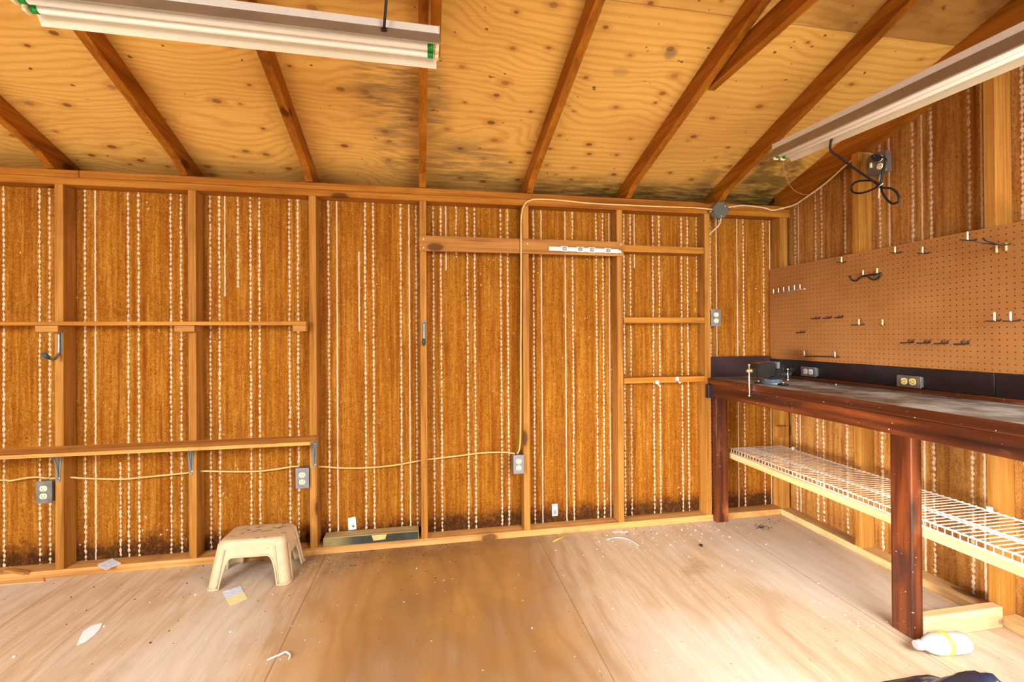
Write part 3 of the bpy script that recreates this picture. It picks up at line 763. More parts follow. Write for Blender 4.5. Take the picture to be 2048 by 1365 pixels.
# ------------------------------------------------------------------ fluorescent fixtures (length along local X, near side = local -Y)
def fixture(lab, loc, rot, L=1.22, a=0.):
    t = thing('tube_light', lab, 'light fixture', loc, rot, 'hanging shop lights')
    h = L/2
    def sheet(name, prof, mat, x0, x1, th=.0022, parent=t):
        bm = nbm(); A = []; 
        for (y, z) in prof: A.append((bm.verts.new((x0, y, z)), bm.verts.new((x1, y, z))))
        for p, q in zip(A, A[1:]): bm.faces.new((p[0], p[1], q[1], q[0]))
        o = obj(name, bm, mat, parent); m = o.modifiers.new('thick', 'SOLIDIFY'); m.thickness = th; m.offset = 0; return o
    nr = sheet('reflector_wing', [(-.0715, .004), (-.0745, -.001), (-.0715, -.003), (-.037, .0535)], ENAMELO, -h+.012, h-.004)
    sheet('reflector_wing', [(.036, .0535), (.0715, .0), (.0735, .002)], ENAMEL, -h+.012, h-.012)
    sheet('reflector_pan', [(-.037, .0535), (.036, .0535)], ENAMEL, -h+.012, h-.012)
    bm = nbm(); box(bm, -h+.006, h-.006, -.0365, .0365, .055, .082, .003); obj('channel', bm, HOUS, t)
    for y in (-.0205, .0195):
        bm = nbm(); lathe(bm, [(.010, -h+.022), (.0128, -h+.026), (.0128, h-.026), (.010, h-.022)], 'x', 20, (0, y, .0185)); tb = obj('tube', bm, TUBE, t)
        for s in (-1, 1):
            bm = nbm(); x0, x1 = sorted((s*(h-.044), s*(h-.024)))
            lathe(bm, [(.0132, x0), (.0132, x1)], 'x', 20, (0, y, .0185)); obj('end_band', bm, GREEN, tb)
    for s in (-1, 1):
        for y in (-.0205, .0195):
            bm = nbm(); x0, x1 = sorted((s*(h-.020), s*(h-.006))); box(bm, x0, x1, y-.014, y+.014, .002, .055, .006); obj('lampholder', bm, SOCK, t)
        bm = nbm(); x0, x1 = sorted((s*(h-.006), s*(h-.004))); box(bm, x0, x1, -.0365, .0365, .050, .083, .0005); obj('end_plate', bm, HOUS, t)
    return t
z1 = 2.178
pR = PZ(868, 112, 2.19); pL = PZ(76, 22, 2.19)
ang = math.atan2(pR.y-pL.y, pR.x-pL.x)
# near tube runs through pR .. pL; centre the lamp on it
mid = (pR+pL)/2
f1 = fixture('two-tube shop light with green tube bands hanging at upper left', (pR.x-.61+.022, mid.y-.018, z1), (0, 0, ang))
fx = 3.62
qa = PX(1562, 312, fx); qb = PX(2048, 95, fx)
tl = math.atan2(qb.z-qa.z, abs(qb.y-qa.y))
f2 = fixture('two-tube shop light hanging above the workbench along the right wall', (fx, qa.y-.585*math.cos(tl), qa.z-.02+.585*math.sin(tl)), (0, -tl, -PI/2))
# hanging cords
def hang(lab, p, q, hook=True):
    t = thing('hanging_cord', lab, 'cord', p)
    d = Vector(q)-Vector(p)
    bm = nbm(); tube(bm, [(0, 0, 0), d], .0045, 8); obj('cord', bm, BLACKR, t)
    bm = nbm(); box(bm, -.009, .009, -.006, .006, -.016, .002, .003); obj('clip', bm, BLACKR, t)
ccx = f1.location
h0 = PY(768, 57, mid.y-.06)
hang('black cord holding up the right part of the left tube light', h0, (h0.x+.05, h0.y-.12, plyz(h0.y-.12)-.004))
hang('black cord holding up the left part of the left tube light', (h0.x-.86, h0.y, h0.z), (h0.x-.86, h0.y-.1, plyz(h0.y-.1)-.004))
hang('black cord holding up the near end of the right tube light', (fx, qa.y-1., qa.z+.012), (fx, qa.y-1., plyz(RIDGE)-.06))
# plug cord of the right light, tied in loops
px = 4.09
fc = Vector((fx+.03, qa.y-.30, qa.z+.055))
c1 = thing('lamp_cord', 'black lamp cord tied in loops below the high outlet on the gable', 'cord', fc)
pts = [fc, PX(1660, 295, 3.68), PX(1680, 315, 3.76), PX(1710, 338, 3.90), PX(1735, 355, 4.0), PX(1752, 367, px), PX(1762, 375, px), PX(1785, 378, px), PX(1797, 392, px), PX(1796, 404, px), PX(1784, 407, px), PX(1772, 397, px), PX(1764, 383, px),
       PX(1760, 372, px+.01), PX(1745, 362, px+.01), PX(1715, 363, px+.01), PX(1703, 374, px+.01), PX(1707, 385, px+.01), PX(1725, 386, px+.01), PX(1745, 379, px+.01), PX(1759, 370, px-.008), PX(1762, 362, px-.008), PX(1766, 340, px-.02), PX(1772, 322, px-.03), PX(1768, 315, px-.01), PX(1764, 315, px-.0)]
bm = nbm(); tube(bm, [p-fc for p in smooth_path(pts, 6)], .0052, 8); obj('cord', bm, BLACKR, c1)
pp = Vector((4.142, -.737, 2.118))-fc
bm = nbm(); tube(bm, [pp, pp+Vector((-.02, 0, .0)), pp+Vector((-.045, -.01, .003)), pp+Vector((-.06, -.018, .004))], [.016, .016, .011, .006], 12); obj('plug', bm, BLACKR, c1)
tw = PX(1761, 373, px-.01)-fc
bm = nbm(); tube(bm, [tw+Vector((0, .018, -.014)), tw+Vector((-.008, 0, 0)), tw+Vector((0, -.018, .014))], .003, 6); obj('wire_tie', bm, CHROME, c1)
# thin pull string from the lamp end
cable('pull_string', 'thin pinkish string drooping from the far end of the right light to the gable', [PX(1566, 316, 3.63), PX(1568, 340, 3.75), PX(1577, 366, 3.9), PX(1590, 382, 4.03), PX(1606, 389, 4.14), PX(1618, 389, 4.222)], .0016, plain('pinkish string', (.55, .30, .16), .7), 'string')

# ------------------------------------------------------------------ workbench
XB = 3.65
wb = thing('workbench', 'built-in workbench with red brown stained frame and grey worn top', 'workbench', (0, 0, 0))
BY1 = -1.72
bm = nbm(); box(bm, XB+.021, 4.1675, BY1, .078, .905, .933, .002); obj('bench_top', bm, B_TOP, wb)
bm = nbm(); box(bm, XB, XB+.020, BY1, .0-.003, .897, .935, .005); obj('front_edging', bm, B_Y, wb)
bm = nbm(); box(bm, XB+.008, XB+.046, BY1, -.003, .820, .8965, .003); obj('apron', bm, B_Y, wb)
bm = nbm(); box(bm, XB-.018, XB+.055, -.040, -.003, .808, .896, .003); obj('end_cleat', bm, BLACKB, wb)
bm = nbm(); box(bm, 3.683, 3.768, -.0405, -.0025, .001, .819, .003); obj('leg', bm, B_Z, wb)
bm = nbm(); box(bm, 3.747, 3.797, -1.192, -1.106, .001, .904, .004); obj('leg', bm, B_Z, wb)
bm = nbm(); box(bm, 4.09, 4.14, BY1+.01, BY1+.096, .001, .904, .004); obj('leg', bm, B_Z, wb)
bm = nbm(); box(bm, 4.143, 4.163, BY1, .055, .9335, .952, .004); obj('back_trim', bm, B_Y, wb)
# backsplash boards
YB = [(.085, -.618), (-.621, -1.19), (-1.193, BY1)]
for (a, b), lab in zip(YB, ('black backsplash board behind the vise, under the pegboard', 'black backsplash board behind the yellowed outlet', 'black backsplash board at the right edge, past the last seam')):
    bm = nbm(); box(bm, 4.168, 4.1918, b, a, .9332, 1.049, .001); tag(obj('backsplash_board', bm, BLACKB, center=True), lab, 'board', 'black backsplash boards')
bm = nbm(); box(bm, 3.683, 4.166, .058, .076, .9331, 1.070, .001); tag(obj('backsplash_board', bm, PURPLE, center=True), 'dark purplish backsplash board on the back wall at the bench end', 'board')
# pegboard
bm = nbm(); 
ptop = lambda y: 1.660+.0*y
prism(bm, [(.080, 1.0515), (.080, 1.667), (-1.9, 1.657), (-1.9, 1.0515)], .0082, 0, 4.1835)
tag(obj('pegboard', bm, PEG), 'brown perforated pegboard panel above the workbench', 'pegboard')
XP = 4.1832
def bar_hook(lab, right, mid, left, mat, r, tail, prong, prongmat=None, prongr=None):
    """wire bar standing out from the board: prong at the wall end, a second prong on the bar, plain free end"""
    w = PX(*right, XP); d = lambda q: max(.006, min(.13, w.x-PY(q[0], q[1], w.y).x))
    Lm, Ll = d(mid), d(left)
    o = thing('pegboard_hook', lab, 'hook', w, group='pegboard hooks')
    bm = nbm(); tube(bm, smooth_path([(.0004, 0, tail), (-.003, 0, .004), (-.008, 0, 0), (-(Lm+Ll)/2, 0, -.001), (-Ll, 0, -.001)], 4), r, 8); obj('wire', bm, mat, o)
    bm = nbm(); tube(bm, [(-Lm, 0, -.001), (-Lm, 0, prong)], prongr or r, 8); obj('prong', bm, prongmat or mat, o)
    return o
for i, (ul, um, ur, v) in enumerate(((1622, 1632, 1640, 638.5), (1646, 1655, 1662.5, 637.5), (1669, 1677.5, 1686, 636.5))):
    bar_hook(['leftmost', 'middle', 'rightmost'][i]+' short black hook of the row of three on the left pegboard', (ur, v-1), (um, v), (ul, v+2), BLKM, .0036, .011, .010)
bar_hook('single short black hook below the row of three on the pegboard', (1610, 665.5), (1602, 666), (1592, 667.5), BLKM, .0036, .010, .009)
for i, (ul, um, ur, v) in enumerate(((1801, 1817, 1828, 685.5), (1834, 1850, 1861, 686), (1869, 1884, 1897, 687), (1908, 1924, 1938, 688))):
    bar_hook(('first', 'second', 'third', 'fourth')[i]+' from the left in the row of four black hooks above the yellowed outlet', (ur, v), (um, v), (ul, v), BLKM, .0036, .014, .013)
BONE = plain('bone plastic sleeve', (.80, .72, .50), .4)
for ul, um, ur, v, lab in [(1673, 1683, 1692, 526, 'peg with a pale tip near the top left of the pegboard'), (1780, 1790, 1803, 507, 'peg with a pale tip at the pegboard top, left of a similar one'),
      (1835, 1845, 1859, 508, 'peg with a pale tip at the pegboard top, third from the left'), (1702, 1718, 1728, 651, 'peg with a white tip at mid height right of the three black hooks'),
      (1761, 1765, 1769, 652, 'short peg with a yellow green tip at mid height of the pegboard'), (1920, 1935, 1953, 482, 'peg with a white tip at the top right, left of the two curved arms'),
      (1973, 1989, 2002, 643, 'left one of two pegs side by side near the right edge'), (2006, 2021, 2041, 643, 'right one of two pegs side by side near the right edge')]:
    bar_hook(lab, (ur, v-1), (um, v), (ul, v+1), BLKM, .0026, .006, .036 if um > 1900 else .030, YELP if 'yellow green' in lab else BONE, .0036)
# double bicycle hook
dh_o = PX(1742, 549, XP)
dh = thing('pegboard_hook', 'large black double hook with two curled arms on the upper pegboard', 'hook', dh_o, group='pegboard hooks')
def rel(pts, o): return [p-o for p in pts]
bm = nbm(); tube(bm, rel([PX(1724, 553, XP-.007), PX(1762, 547, XP-.007)], dh_o), .005, 8)
tube(bm, rel(smooth_path([PX(1727, 552, XP-.007), PY(1719, 556, PX(1727, 552, XP).y-.01), PY(1712, 562, PX(1727, 552, XP).y-.01), PY(1704, 560, PX(1727, 552, XP).y-.01), PY(1699, 552, PX(1727, 552, XP).y-.01)]), dh_o), .0055, 8); obj('arm', bm, BLKM, dh)
yb = PX(1762, 547, XP).y
bm = nbm(); tube(bm, rel(smooth_path([PX(1762, 547, XP-.007), PY(1759, 554, yb), PY(1752, 559, yb), PY(1742, 558, yb), PY(1735, 552, yb)]), dh_o), .0055, 8); obj('arm', bm, BLKM, dh)
for u, v in ((1726, 541), (1754, 537)):
    p = PX(u, v, XP-.006)-dh_o; bm = nbm(); tube(bm, [p, p+Vector((0, 0, -.025))], .004, 8); obj('peg_clip', bm, BONE, dh)
# two curved wire arms at the right
for (pts, cu, cv, lab) in (([(2016, 489), (1999, 490), (1978, 488), (1962, 486), (1950, 483)], 1993, 497, 'left one of two curved wire arms at the top right of the pegboard'),
                       ([(2022, 488), (2005, 490), (1985, 486), (1972, 482), (1966, 477)], 2012, 493, 'right one of two curved wire arms at the top right of the pegboard')):
    w = PX(*pts[0], XP); t = thing('pegboard_hook', lab, 'hook', w, group='pegboard hooks')
    xs = [XP-.004, XP-.03, XP-.06, XP-.085, XP-.10]
    bm = nbm(); tube(bm, rel(smooth_path([PX(u, v, x) for (u, v), x in zip(pts, xs)]), w), .0028, 8); obj('wire', bm, BLKM, t)
    p = PX(cu, cv, XP-.005)-w; bm = nbm(); tube(bm, [p+Vector((0, 0, .014)), p-Vector((0, 0, .018))], .0042, 8); obj('peg_clip', bm, plain('tan plastic clip', (.62, .42, .22), .5), t)
# chrome rack of six prongs
r0 = PX(1552, 588, XP); r1 = PX(1612, 578, XP)
rk = thing('tool_rack', 'bright metal rack of six upturned prongs at the left of the pegboard', 'rack', r0)
d = r1-r0
bm = nbm(); tube(bm, [Vector((-.004, 0, 0)), d+Vector((-.004, 0, 0))], .0028, 8)
obj('rail', bm, CHROME, rk)
for i in range(6):
    q = d*((i+.3)/5.6)
    bm = nbm(); tube(bm, smooth_path([q+Vector((-.004, 0, 0)), q+Vector((-.022, 0, -.004)), q+Vector((-.030, 0, .004)), q+Vector((-.031, 0, .034))], 4), .0030, 8); obj('prong', bm, CHROME, rk)
# wire rod holder near the bottom
b0 = PX(1617, 713, XP); b1 = PX(1679, 715, XP)
rh = thing('rod_holder', 'long low wire holder with two upturned ends at the foot of the pegboard', 'holder', b0, group=None)
d = b1-b0
bm = nbm(); tube(bm, [(-.03, 0, 0), d+Vector((-.03, 0, 0))], .003, 8)
for q in (Vector(), d): tube(bm, [q+Vector((0, 0, 0)), q+Vector((-.03, 0, 0))], .003, 8)
obj('rod', bm, BLKM, rh)
for q in (Vector(), d):
    bm = nbm(); tube(bm, [q+Vector((-.03, 0, 0)), q+Vector((-.0305, 0, .034))], .0035, 8); obj('upright_end', bm, ZINC, rh)

# ------------------------------------------------------------------ vise
vs = thing('bench_vise', 'black bench vise with a steel handle bar at the back end of the bench', 'vise', (3.795, -.405, .9335), (0, 0, 0))
bm = nbm(); lathe(bm, [(.062, 0), (.062, .010), (.050, .014), (.047, .026), (.040, .030)], 'z', 28); obj('swivel_base', bm, VISEB2, vs)
for a in (.5, 2.6, 4.7):
    bm = nbm(); box(bm, .050, .094, -.022, .022, 0, .010, .004)
    bmesh.ops.rotate(bm, verts=bm.verts, cent=(0, 0, 0), matrix=Matrix.Rotation(a, 3, 'Z')); ear = obj('base_ear', bm, VISEB, vs)
    bm = nbm(); lathe(bm, [(.009, .010), (.009, .018), (.004, .019)], 'z', 6, (.075*math.cos(a), .075*math.sin(a), 0)); obj('bolt', bm, CHROME, ear)
bm = nbm(); prism(bm, [(-.045, .030), (.085, .030), (.098, .055), (.095, .082), (.060, .092), (.040, .118), (.0, .122), (-.004, .070), (-.045, .060)], .066, 1, -.033)
bmesh.ops.bevel(bm, geom=bm.edges[:], offset=.005, segments=2, affect='EDGES'); obj('body', bm, VISEB, vs)
bm = nbm(); prism(bm, [(-.135, .040), (-.020, .044), (-.010, .075), (-.012, .120), (-.055, .128), (-.125, .118), (-.140, .085)], .078, 1, -.039)
bmesh.ops.bevel(bm, geom=bm.edges[:], offset=.006, segments=2, affect='EDGES'); obj('front_jaw', bm, VISEG, vs)
for x0, x1 in ((-.010, -.004), (-.003, .003)):
    bm = nbm(); box(bm, x0, x1, -.048, .048, .092, .128, .001); obj('jaw_plate', bm, GALVP, vs)
bm = nbm(); lathe(bm, [(.021, -.02), (.021, .085)], 'x', 18, (0, 0, .060)); obj('guide_bar', bm, VISEG, vs)
bm = nbm(); lathe(bm, [(.007, -.170), (.010, -.166), (.010, -.150), (.012, -.147), (.012, -.128)], 'x', 18, (0, 0, .078)); sc = obj('screw_spindle', bm, plain('aged brass', (.30, .22, .09), .4, .6), vs)
bm = nbm(); lathe(bm, [(.003, -.155), (.0075, -.153), (.0075, -.147), (.0046, -.143), (.0046, .018), (.0075, .022), (.0075, .028), (.003, .030)], 'z', 14, (-.158, -.006, .088)); obj('handle_bar', bm, CHROME, vs)
bm = nbm(); lathe(bm, [(.022, .0), (.018, .012), (.006, .050), (.002, .052)], 'x', 16, (.094, 0, .076)); obj('horn', bm, VISEG, vs)
bm = nbm(); lathe(bm, [(.003, 0), (.006, .002), (.006, .010), (.004, .012), (.004, .062), (.006, .064), (.006, .070), (.003, .072)], 'z', 12, (.055, -.046, .020)); obj('lock_lever', bm, CHROME, vs)
bm = nbm()
for k in range(7): lathe(bm, [(.016, .02+k*.009), (.018, .023+k*.009), (.016, .026+k*.009)], 'x', 14, (0, -.030, .058))
obj('pipe_jaw_teeth', bm, VISEG, vs)

# small screws lying on the bench top
for i, (u, v) in enumerate(((1655, 771), (1672, 771))):
    p = PZ(u, v, .934); t = thing('wood_screw', ('left' if i == 0 else 'right')+' one of two small bright screws lying on the bench top', 'screw', p, (0, 0, .4+i*.9), 'screws on the bench')
    bm = nbm(); tube(bm, [(0, 0, .003), (.03, 0, .002)], [.0022, .0012], 8); obj('shank', bm, CHROME, t)
    bm = nbm(); lathe(bm, [(.0045, -.001), (.0022, .003)], 'x', 12, (0, 0, .0045)); obj('head', bm, CHROME, t)

# ------------------------------------------------------------------ wire shelf under the bench
wsx0, wsx1, wsz = 3.806, 4.186, .471
ws = thing('wire_shelf', 'cream coated wire shelf under the workbench', 'shelf', (0, 0, 0))
WY1 = -1.595
bm = nbm()
for x, z in ((wsx0, wsz), (wsx0, wsz-.026), (wsx0+.135, wsz-.004), (wsx0+.160, wsz-.004), (wsx1-.004, wsz-.004)):
    tube(bm, [(x, WY1, z), (x, -.012, z)], .0034, 6)
obj('rail', bm, WIREC, ws)
bm = nbm(); y = -.020
while y > WY1:
    tube(bm, [(wsx1, y, wsz), (wsx0, y, wsz), (wsx0-.0005, y, wsz-.026)], .0019, 5); y -= .0254
obj('cross_wires', bm, WIREC, ws)
for y in (-.12, -.80, -1.16, -1.60):
    bm = nbm(); box(bm, wsx1-.012, wsx1+.004, y-.009, y+.009, wsz-.008, wsz+.014, .003); obj('wall_clip', bm, WHITEP, ws)
bm = nbm(); box(bm, 3.800, 3.819, WY1, -.003, .404, .441, .002)
tag(obj('shelf_ledger', bm, W_PALE, center=True), 'long pale board carrying the front edge of the wire shelf', 'board')
block(4.150, 4.236, -.020, .0035, .525, .600, 'small wooden cleat on the corner stud above the wire shelf', W_STUDZ)
bm = nbm(); box(bm, 3.799, 4.190, -1.197, -1.159, .001, .086, .003)
tag(obj('floor_block', bm, wood('pale sawn block', (.52, .30, .12), (.70, .47, .24), (.78, .57, .34), 0, knots=.3, grime=.1), center=True), 'pale wooden block on the floor between bench leg and wall', 'block')

# ------------------------------------------------------------------ step stool
def stool():
    bm = nbm()
    W0, D0, W1, D1, H = .185, .132, .150, .098, .222     # half sizes at floor / at top
    N = 40
    def rr(w, d, r, t):
        """rounded rectangle point, t in 0..1 over the perimeter; returns (x, y, side, pos along side -1..1 or None)"""
        segs = [('s', 0, 2*(w-r)), ('c', 0, PI*r/2), ('s', 1, 2*(d-r)), ('c', 1, PI*r/2), ('s', 2, 2*(w-r)), ('c', 2, PI*r/2), ('s', 3, 2*(d-r)), ('c', 3, PI*r/2)]
        return segs
    cols = []
    # front (-y) starting at left
    def side_pts():
        out = []
        rc = .035
        for side in range(4):
            e0 = .88 if side % 2 == 0 else .74; W_ = .34 if side % 2 == 0 else .42
            h_ = [1-(1-e0)*q for q in (.1, .35, .6, .8, .93, 1.)]+[e0-W_*(k/14)**2 for k in range(1, 15)]+[(e0-W_)*.6, (e0-W_)*.25]
            ss = [-q for q in h_]+[0]+list(reversed(h_))
            for q in ss: out.append((side, 's', q))
            for k in range(1, 6): out.append((side, 'c', k/6))
        return out
    def pos(side, kind, q, w, d, r):
        w_, d_ = (w, d) if side % 2 == 0 else (d, w)
        if kind == 's': x, y = q*(w_-r), -d_
        else:
            a = -PI/2+q*PI/2; x, y = (w_-r)+r*math.cos(a), -(d_-r)+r*math.sin(a)
        for _ in range(side): x, y = -y, x
        return x, y
    levels = [0, .12, .25, .4, .55, .7, .82, .91, .97, 1.]
    P = side_pts(); grid = []
    for side, kind, q in P:
        if kind == 'c': zb = 0.
        else:
            ah = .140 if side % 2 == 0 else .120
            a = abs(q); e0 = .88 if side % 2 == 0 else .74
            if a >= e0: zb = 0.
            else:
                t = 1-(e0-a)/(.34 if side % 2 == 0 else .42)
                zb = ah if t <= 0 else ah*(1-t**3.6)**(1/2.2)
        colv = []
        for l in levels:
            z = zb+(H-.014-zb)*l
            s = z/H
            w = W0+(W1-W0)*s; d = D0+(D1-D0)*s
            raised = .005 if (kind == 'c' or abs(q) > .955) and z < H-.02 else 0.
            x, y = pos(side, kind, q, w+raised, d+raised, .034)
            colv.append(bm.verts.new((x, y, z)))
        # round over onto the top
        for dz, ins in ((-.006, .003), (-.0015, .009), (0, .018)):
            x, y = pos(side, kind, q, W1-ins+.0, D1-ins, max(.034-ins*.5, .01)); colv.append(bm.verts.new((x, y, H+dz)))
        grid.append(colv)
    n = len(grid)
    for i in range(n):
        A, B = grid[i], grid[(i+1) % n]
        for k in range(len(A)-1):
            f = bm.faces.new((A[k], B[k], B[k+1], A[k+1])); f.smooth = True
    rim = [c[-1] for c in grid]
    prev = rim
    for s in (.8, .5, .2):
        ring = [bm.verts.new((v.co.x*s, v.co.y*s, H+.0005)) for v in rim]
        for i in range(n):
            f = bm.faces.new((prev[i], prev[(i+1) % n], ring[(i+1) % n], ring[i])); f.smooth = True
        prev = ring
    bm.faces.new(prev)
    edge = [c[0].co.copy() for c in grid]
    return bm, edge
bm, edge = stool()
st = thing('step_stool', 'beige plastic step stool with a dirty top, on the floor by the wall', 'stool', (.995, -.160, .0005), (0, 0, math.radians(-2.)))
o = obj('stool_body', bm, STOOL, st); md = o.modifiers.new('thick', 'SOLIDIFY'); md.thickness = .004; md.offset = -1
for side in range(4):
    w0_, d0_, w1_, d1_ = (.185, .132, .150, .098) if side % 2 == 0 else (.132, .185, .098, .150)
    for sgn in (-1, 1):
        pts = []
        for k in range(9):
            z = .010+k*.0215; f_ = z/.222; ww = w0_+(w1_-w0_)*f_; dd = d0_+(d1_-d0_)*f_
            x, y = sgn*(.945 if side % 2 == 0 else .88)*(ww-.034), -(dd+.0052)
            for _ in range(side): x, y = -y, x
            pts.append((x, y, z))
        bm = nbm(); tube(bm, pts, .0032, 6); obj('corner_rib', bm, STOOL, st)
bm = nbm(); tube(bm, [e+Vector((0, 0, .0045)) for e in edge], .0042, 6, closed=True); obj('rim', bm, STOOL, st)

# ------------------------------------------------------------------ things on the floor and plates
def sheet(name, lab, cat, pts, z, mat, th=.0008, curl=0.):
    c = Vector((sum(p[0] for p in pts)/len(pts), sum(p[1] for p in pts)/len(pts), z))
    bm = nbm(); prism(bm, [(p[0]-c.x, p[1]-c.y) for p in pts], th, 2, 0.)
    return tag(obj(name, bm, mat, loc=c), lab, cat)
def pzs(px, z): return [PZ(u, v, z)[:2] for u, v in px]
n = NT('blue and white note'); w = n.coords('Object'); f = n.noise(n.scaled(w, (30, 90, 1)), 1., 3)
bluenote = n.done(n.ramp(f, [(.35, (.45, .55, .68)), (.6, (.74, .78, .82))]), .7)
fp = sheet('folded_leaflet', 'folded bluish leaflet lying on the bottom plate at the left', 'paper', pzs([(195, 1131), (224, 1119), (242, 1128), (211, 1141)], .0385), .0385, bluenote, .004)
cd = thing('note_card', 'blue and yellow card lying on the floor in front of the stool', 'paper', (.95, -.34, .0006))
q = pzs([(444, 1185), (481, 1173), (495, 1198), (459, 1212)], .0006); a, b, c_, d_ = [Vector((x-.95, y+.34)) for x, y in q]
mid1, mid2 = a.lerp(d_, .52), b.lerp(c_, .52)
bm = nbm(); prism(bm, [a, b, mid2, mid1], .0016, 2); obj('upper_half', bm, bluenote, cd)
ynote = plain('pale yellow note', (.74, .70, .32), .7, grain=.1, scale=60)
bm = nbm(); prism(bm, [mid1, mid2, c_, d_], .0012, 2); obj('lower_half', bm, ynote, cd)
sheet('paper_sheet', 'torn white paper with a curved edge on the floor at lower left', 'paper', pzs([(153, 1292), (160, 1276), (166, 1264), (182, 1253), (205, 1247), (200, 1259), (188, 1272), (172, 1284)], .0006), .0006, PAPERW)
bm = nbm(); P = pzs([(0, 1163.5), (86, 1159), (88, 1165), (0, 1171)], .001); prism(bm, [(-.45, .01), (-.45, -.03)]+[tuple(P[2]), tuple(P[1])], .005, 2, .0008)
tag(obj('wood_strip', bm, wood('thin pale lath', (.45, .22, .07), (.62, .36, .13), (.7, .45, .2), 0), center=True), 'thin wooden strip on the floor along the wall at far left', 'wood strip')
p, q = PZ(12, 1141, .044), PZ(52, 1147, .044)
bm = nbm(); d = (q-p); e = Vector((-d.y, d.x, 0)).normalized()*.009
prism(bm, [(p+e)[:2], (q+e)[:2], (q-e)[:2], (p-e)[:2]], .012, 2, .0385); tag(obj('wood_offcut', bm, W_DARKX, center=True), 'short brown wood offcut on the bottom plate at far left', 'wood strip')
# pencil
p, q = PZ(1105, 1084.5, .004), PZ(1131, 1072.5, .004); d = q-p; Lp = d.length
pc = thing('pencil', 'yellow pencil lying on the floor near the wall', 'pencil', (p.x, p.y, .0042), (0, 0, math.atan2(d.y, d.x)))
bm = nbm(); tube(bm, [(.012, 0, 0), (Lp, 0, 0)], .004, 6); obj('barrel', bm, plain('yellow pencil paint', (.85, .42, .02), .35, grain=.05), pc)
bm = nbm(); tube(bm, [(0, 0, 0), (.012, 0, 0)], [.0008, .004], 6); obj('point', bm, W_PALE, pc)
cable('plastic_strap', 'curved white strap on the floor below the blocks', [PZ(1214, 1080, .003), PZ(1228, 1076.5, .003), PZ(1244, 1076.5, .003), PZ(1262, 1082, .003), PZ(1277, 1092, .003)], .0019, WHITEP, 'strap')
cable('plastic_strap', 'straight pale strand on the floor beside the bottom plate, above the curved strap', [PZ(1225, 1065, .002), PZ(1240, 1064.5, .002), PZ(1252, 1065, .002)], .0018, WHITEP, 'strap')
cable('plastic_wrapper', 'crumpled clear plastic strip on the floor in front, at lower left of centre', [PZ(534, 1321, .004), PZ(550, 1314, .004), PZ(562, 1309, .006), PZ(572, 1305, .009), PZ(580, 1311, .007), PZ(578, 1318, .004)], .0035, plain('clear plastic film', (.72, .68, .60), .25), 'wrapper')
# long block in the bay between two studs
bx0, bx1 = 1.270, 1.795
bb = thing('timber_offcut', 'long olive wooden block with a dark painted face on the bottom plate', 'wood block', (bx0, .002, .0385))
bm = nbm(); box(bm, 0, bx1-bx0, 0, .080, 0, .050, .003); obj('block', bm, W_BEAM, bb)
n = NT('dark green paint'); w = n.coords('Object'); f = n.noise(w, 18., 4, .6); sx = n.new('ShaderNodeSeparateXYZ'); n.l.new(w, sx.inputs[0])
fade = n.map01(n.math('ADD', sx.outputs[0], n.math('MULTIPLY', f, .1)), .10, .24)
gp = n.done(n.mix(fade, n.ramp(f, [(.3, (.20, .155, .05)), (.7, (.30, .24, .09))]), n.ramp(f, [(.3, (.018, .022, .014)), (.7, (.045, .052, .035))])), .5)
bm = nbm(); box(bm, .004, bx1-bx0-.004, -.0014, -.0002, .003, .047); obj('painted_face', bm, gp, bb)
bm = nbm(); prism(bm, [(.262, .045), (.345, .045), (.338, .018), (.272, .014)], -.0006, 1, -.0014); obj('tape_patch', bm, TAN, bb)
# paper tags on the sheathing
def wall_tag(lab, pix, mark):
    P = [PY(u, v, YS-.0006) for u, v in pix]; c = sum(P, Vector())/4
    t = thing('paper_tag', lab, 'tag', c, group='paper tags on the sheathing')
    bm = nbm(); prism(bm, [(p.x-c.x, p.z-c.z) for p in P], -.0008, 1, 0.); obj('paper', bm, PAPERW, t)
    bm = nbm()
    w0, h0 = (P[1]-P[0]).length, (P[3]-P[0]).length
    if mark:
        for k in range(6): box(bm, -w0*.3, w0*.3, -.0014, -.0009, -h0*.36+k*h0*.065, -h0*.36+k*h0*.065+h0*.045)
        for k in range(2): box(bm, -w0*.28, w0*.2, -.0012, -.0009, h0*(.12+k*.12), h0*(.15+k*.12))
    else:
        tube(bm, [(-w0*.1, -.001, -h0*.3), (w0*.06, -.001, 0), (0, -.001, h0*.3)], .0008, 5)
        box(bm, -w0*.35, w0*.3, -.0012, -.0009, -h0*.06, -h0*.04); box(bm, w0*.02, w0*.3, -.0012, -.0009, -h0*.32, -h0*.15)
    obj('print', bm, plain('grey print', (.10, .11, .11), .7), t)
wall_tag('torn white paper tag on the sheathing above the long olive block', [(696, 1037), (711, 1034), (713, 1059), (697, 1061)], False)
wall_tag('white barcode tag on the sheathing, low between two studs right of centre', [(1104, 1009), (1115, 1008.5), (1115.5, 1032), (1104.5, 1033)], True)
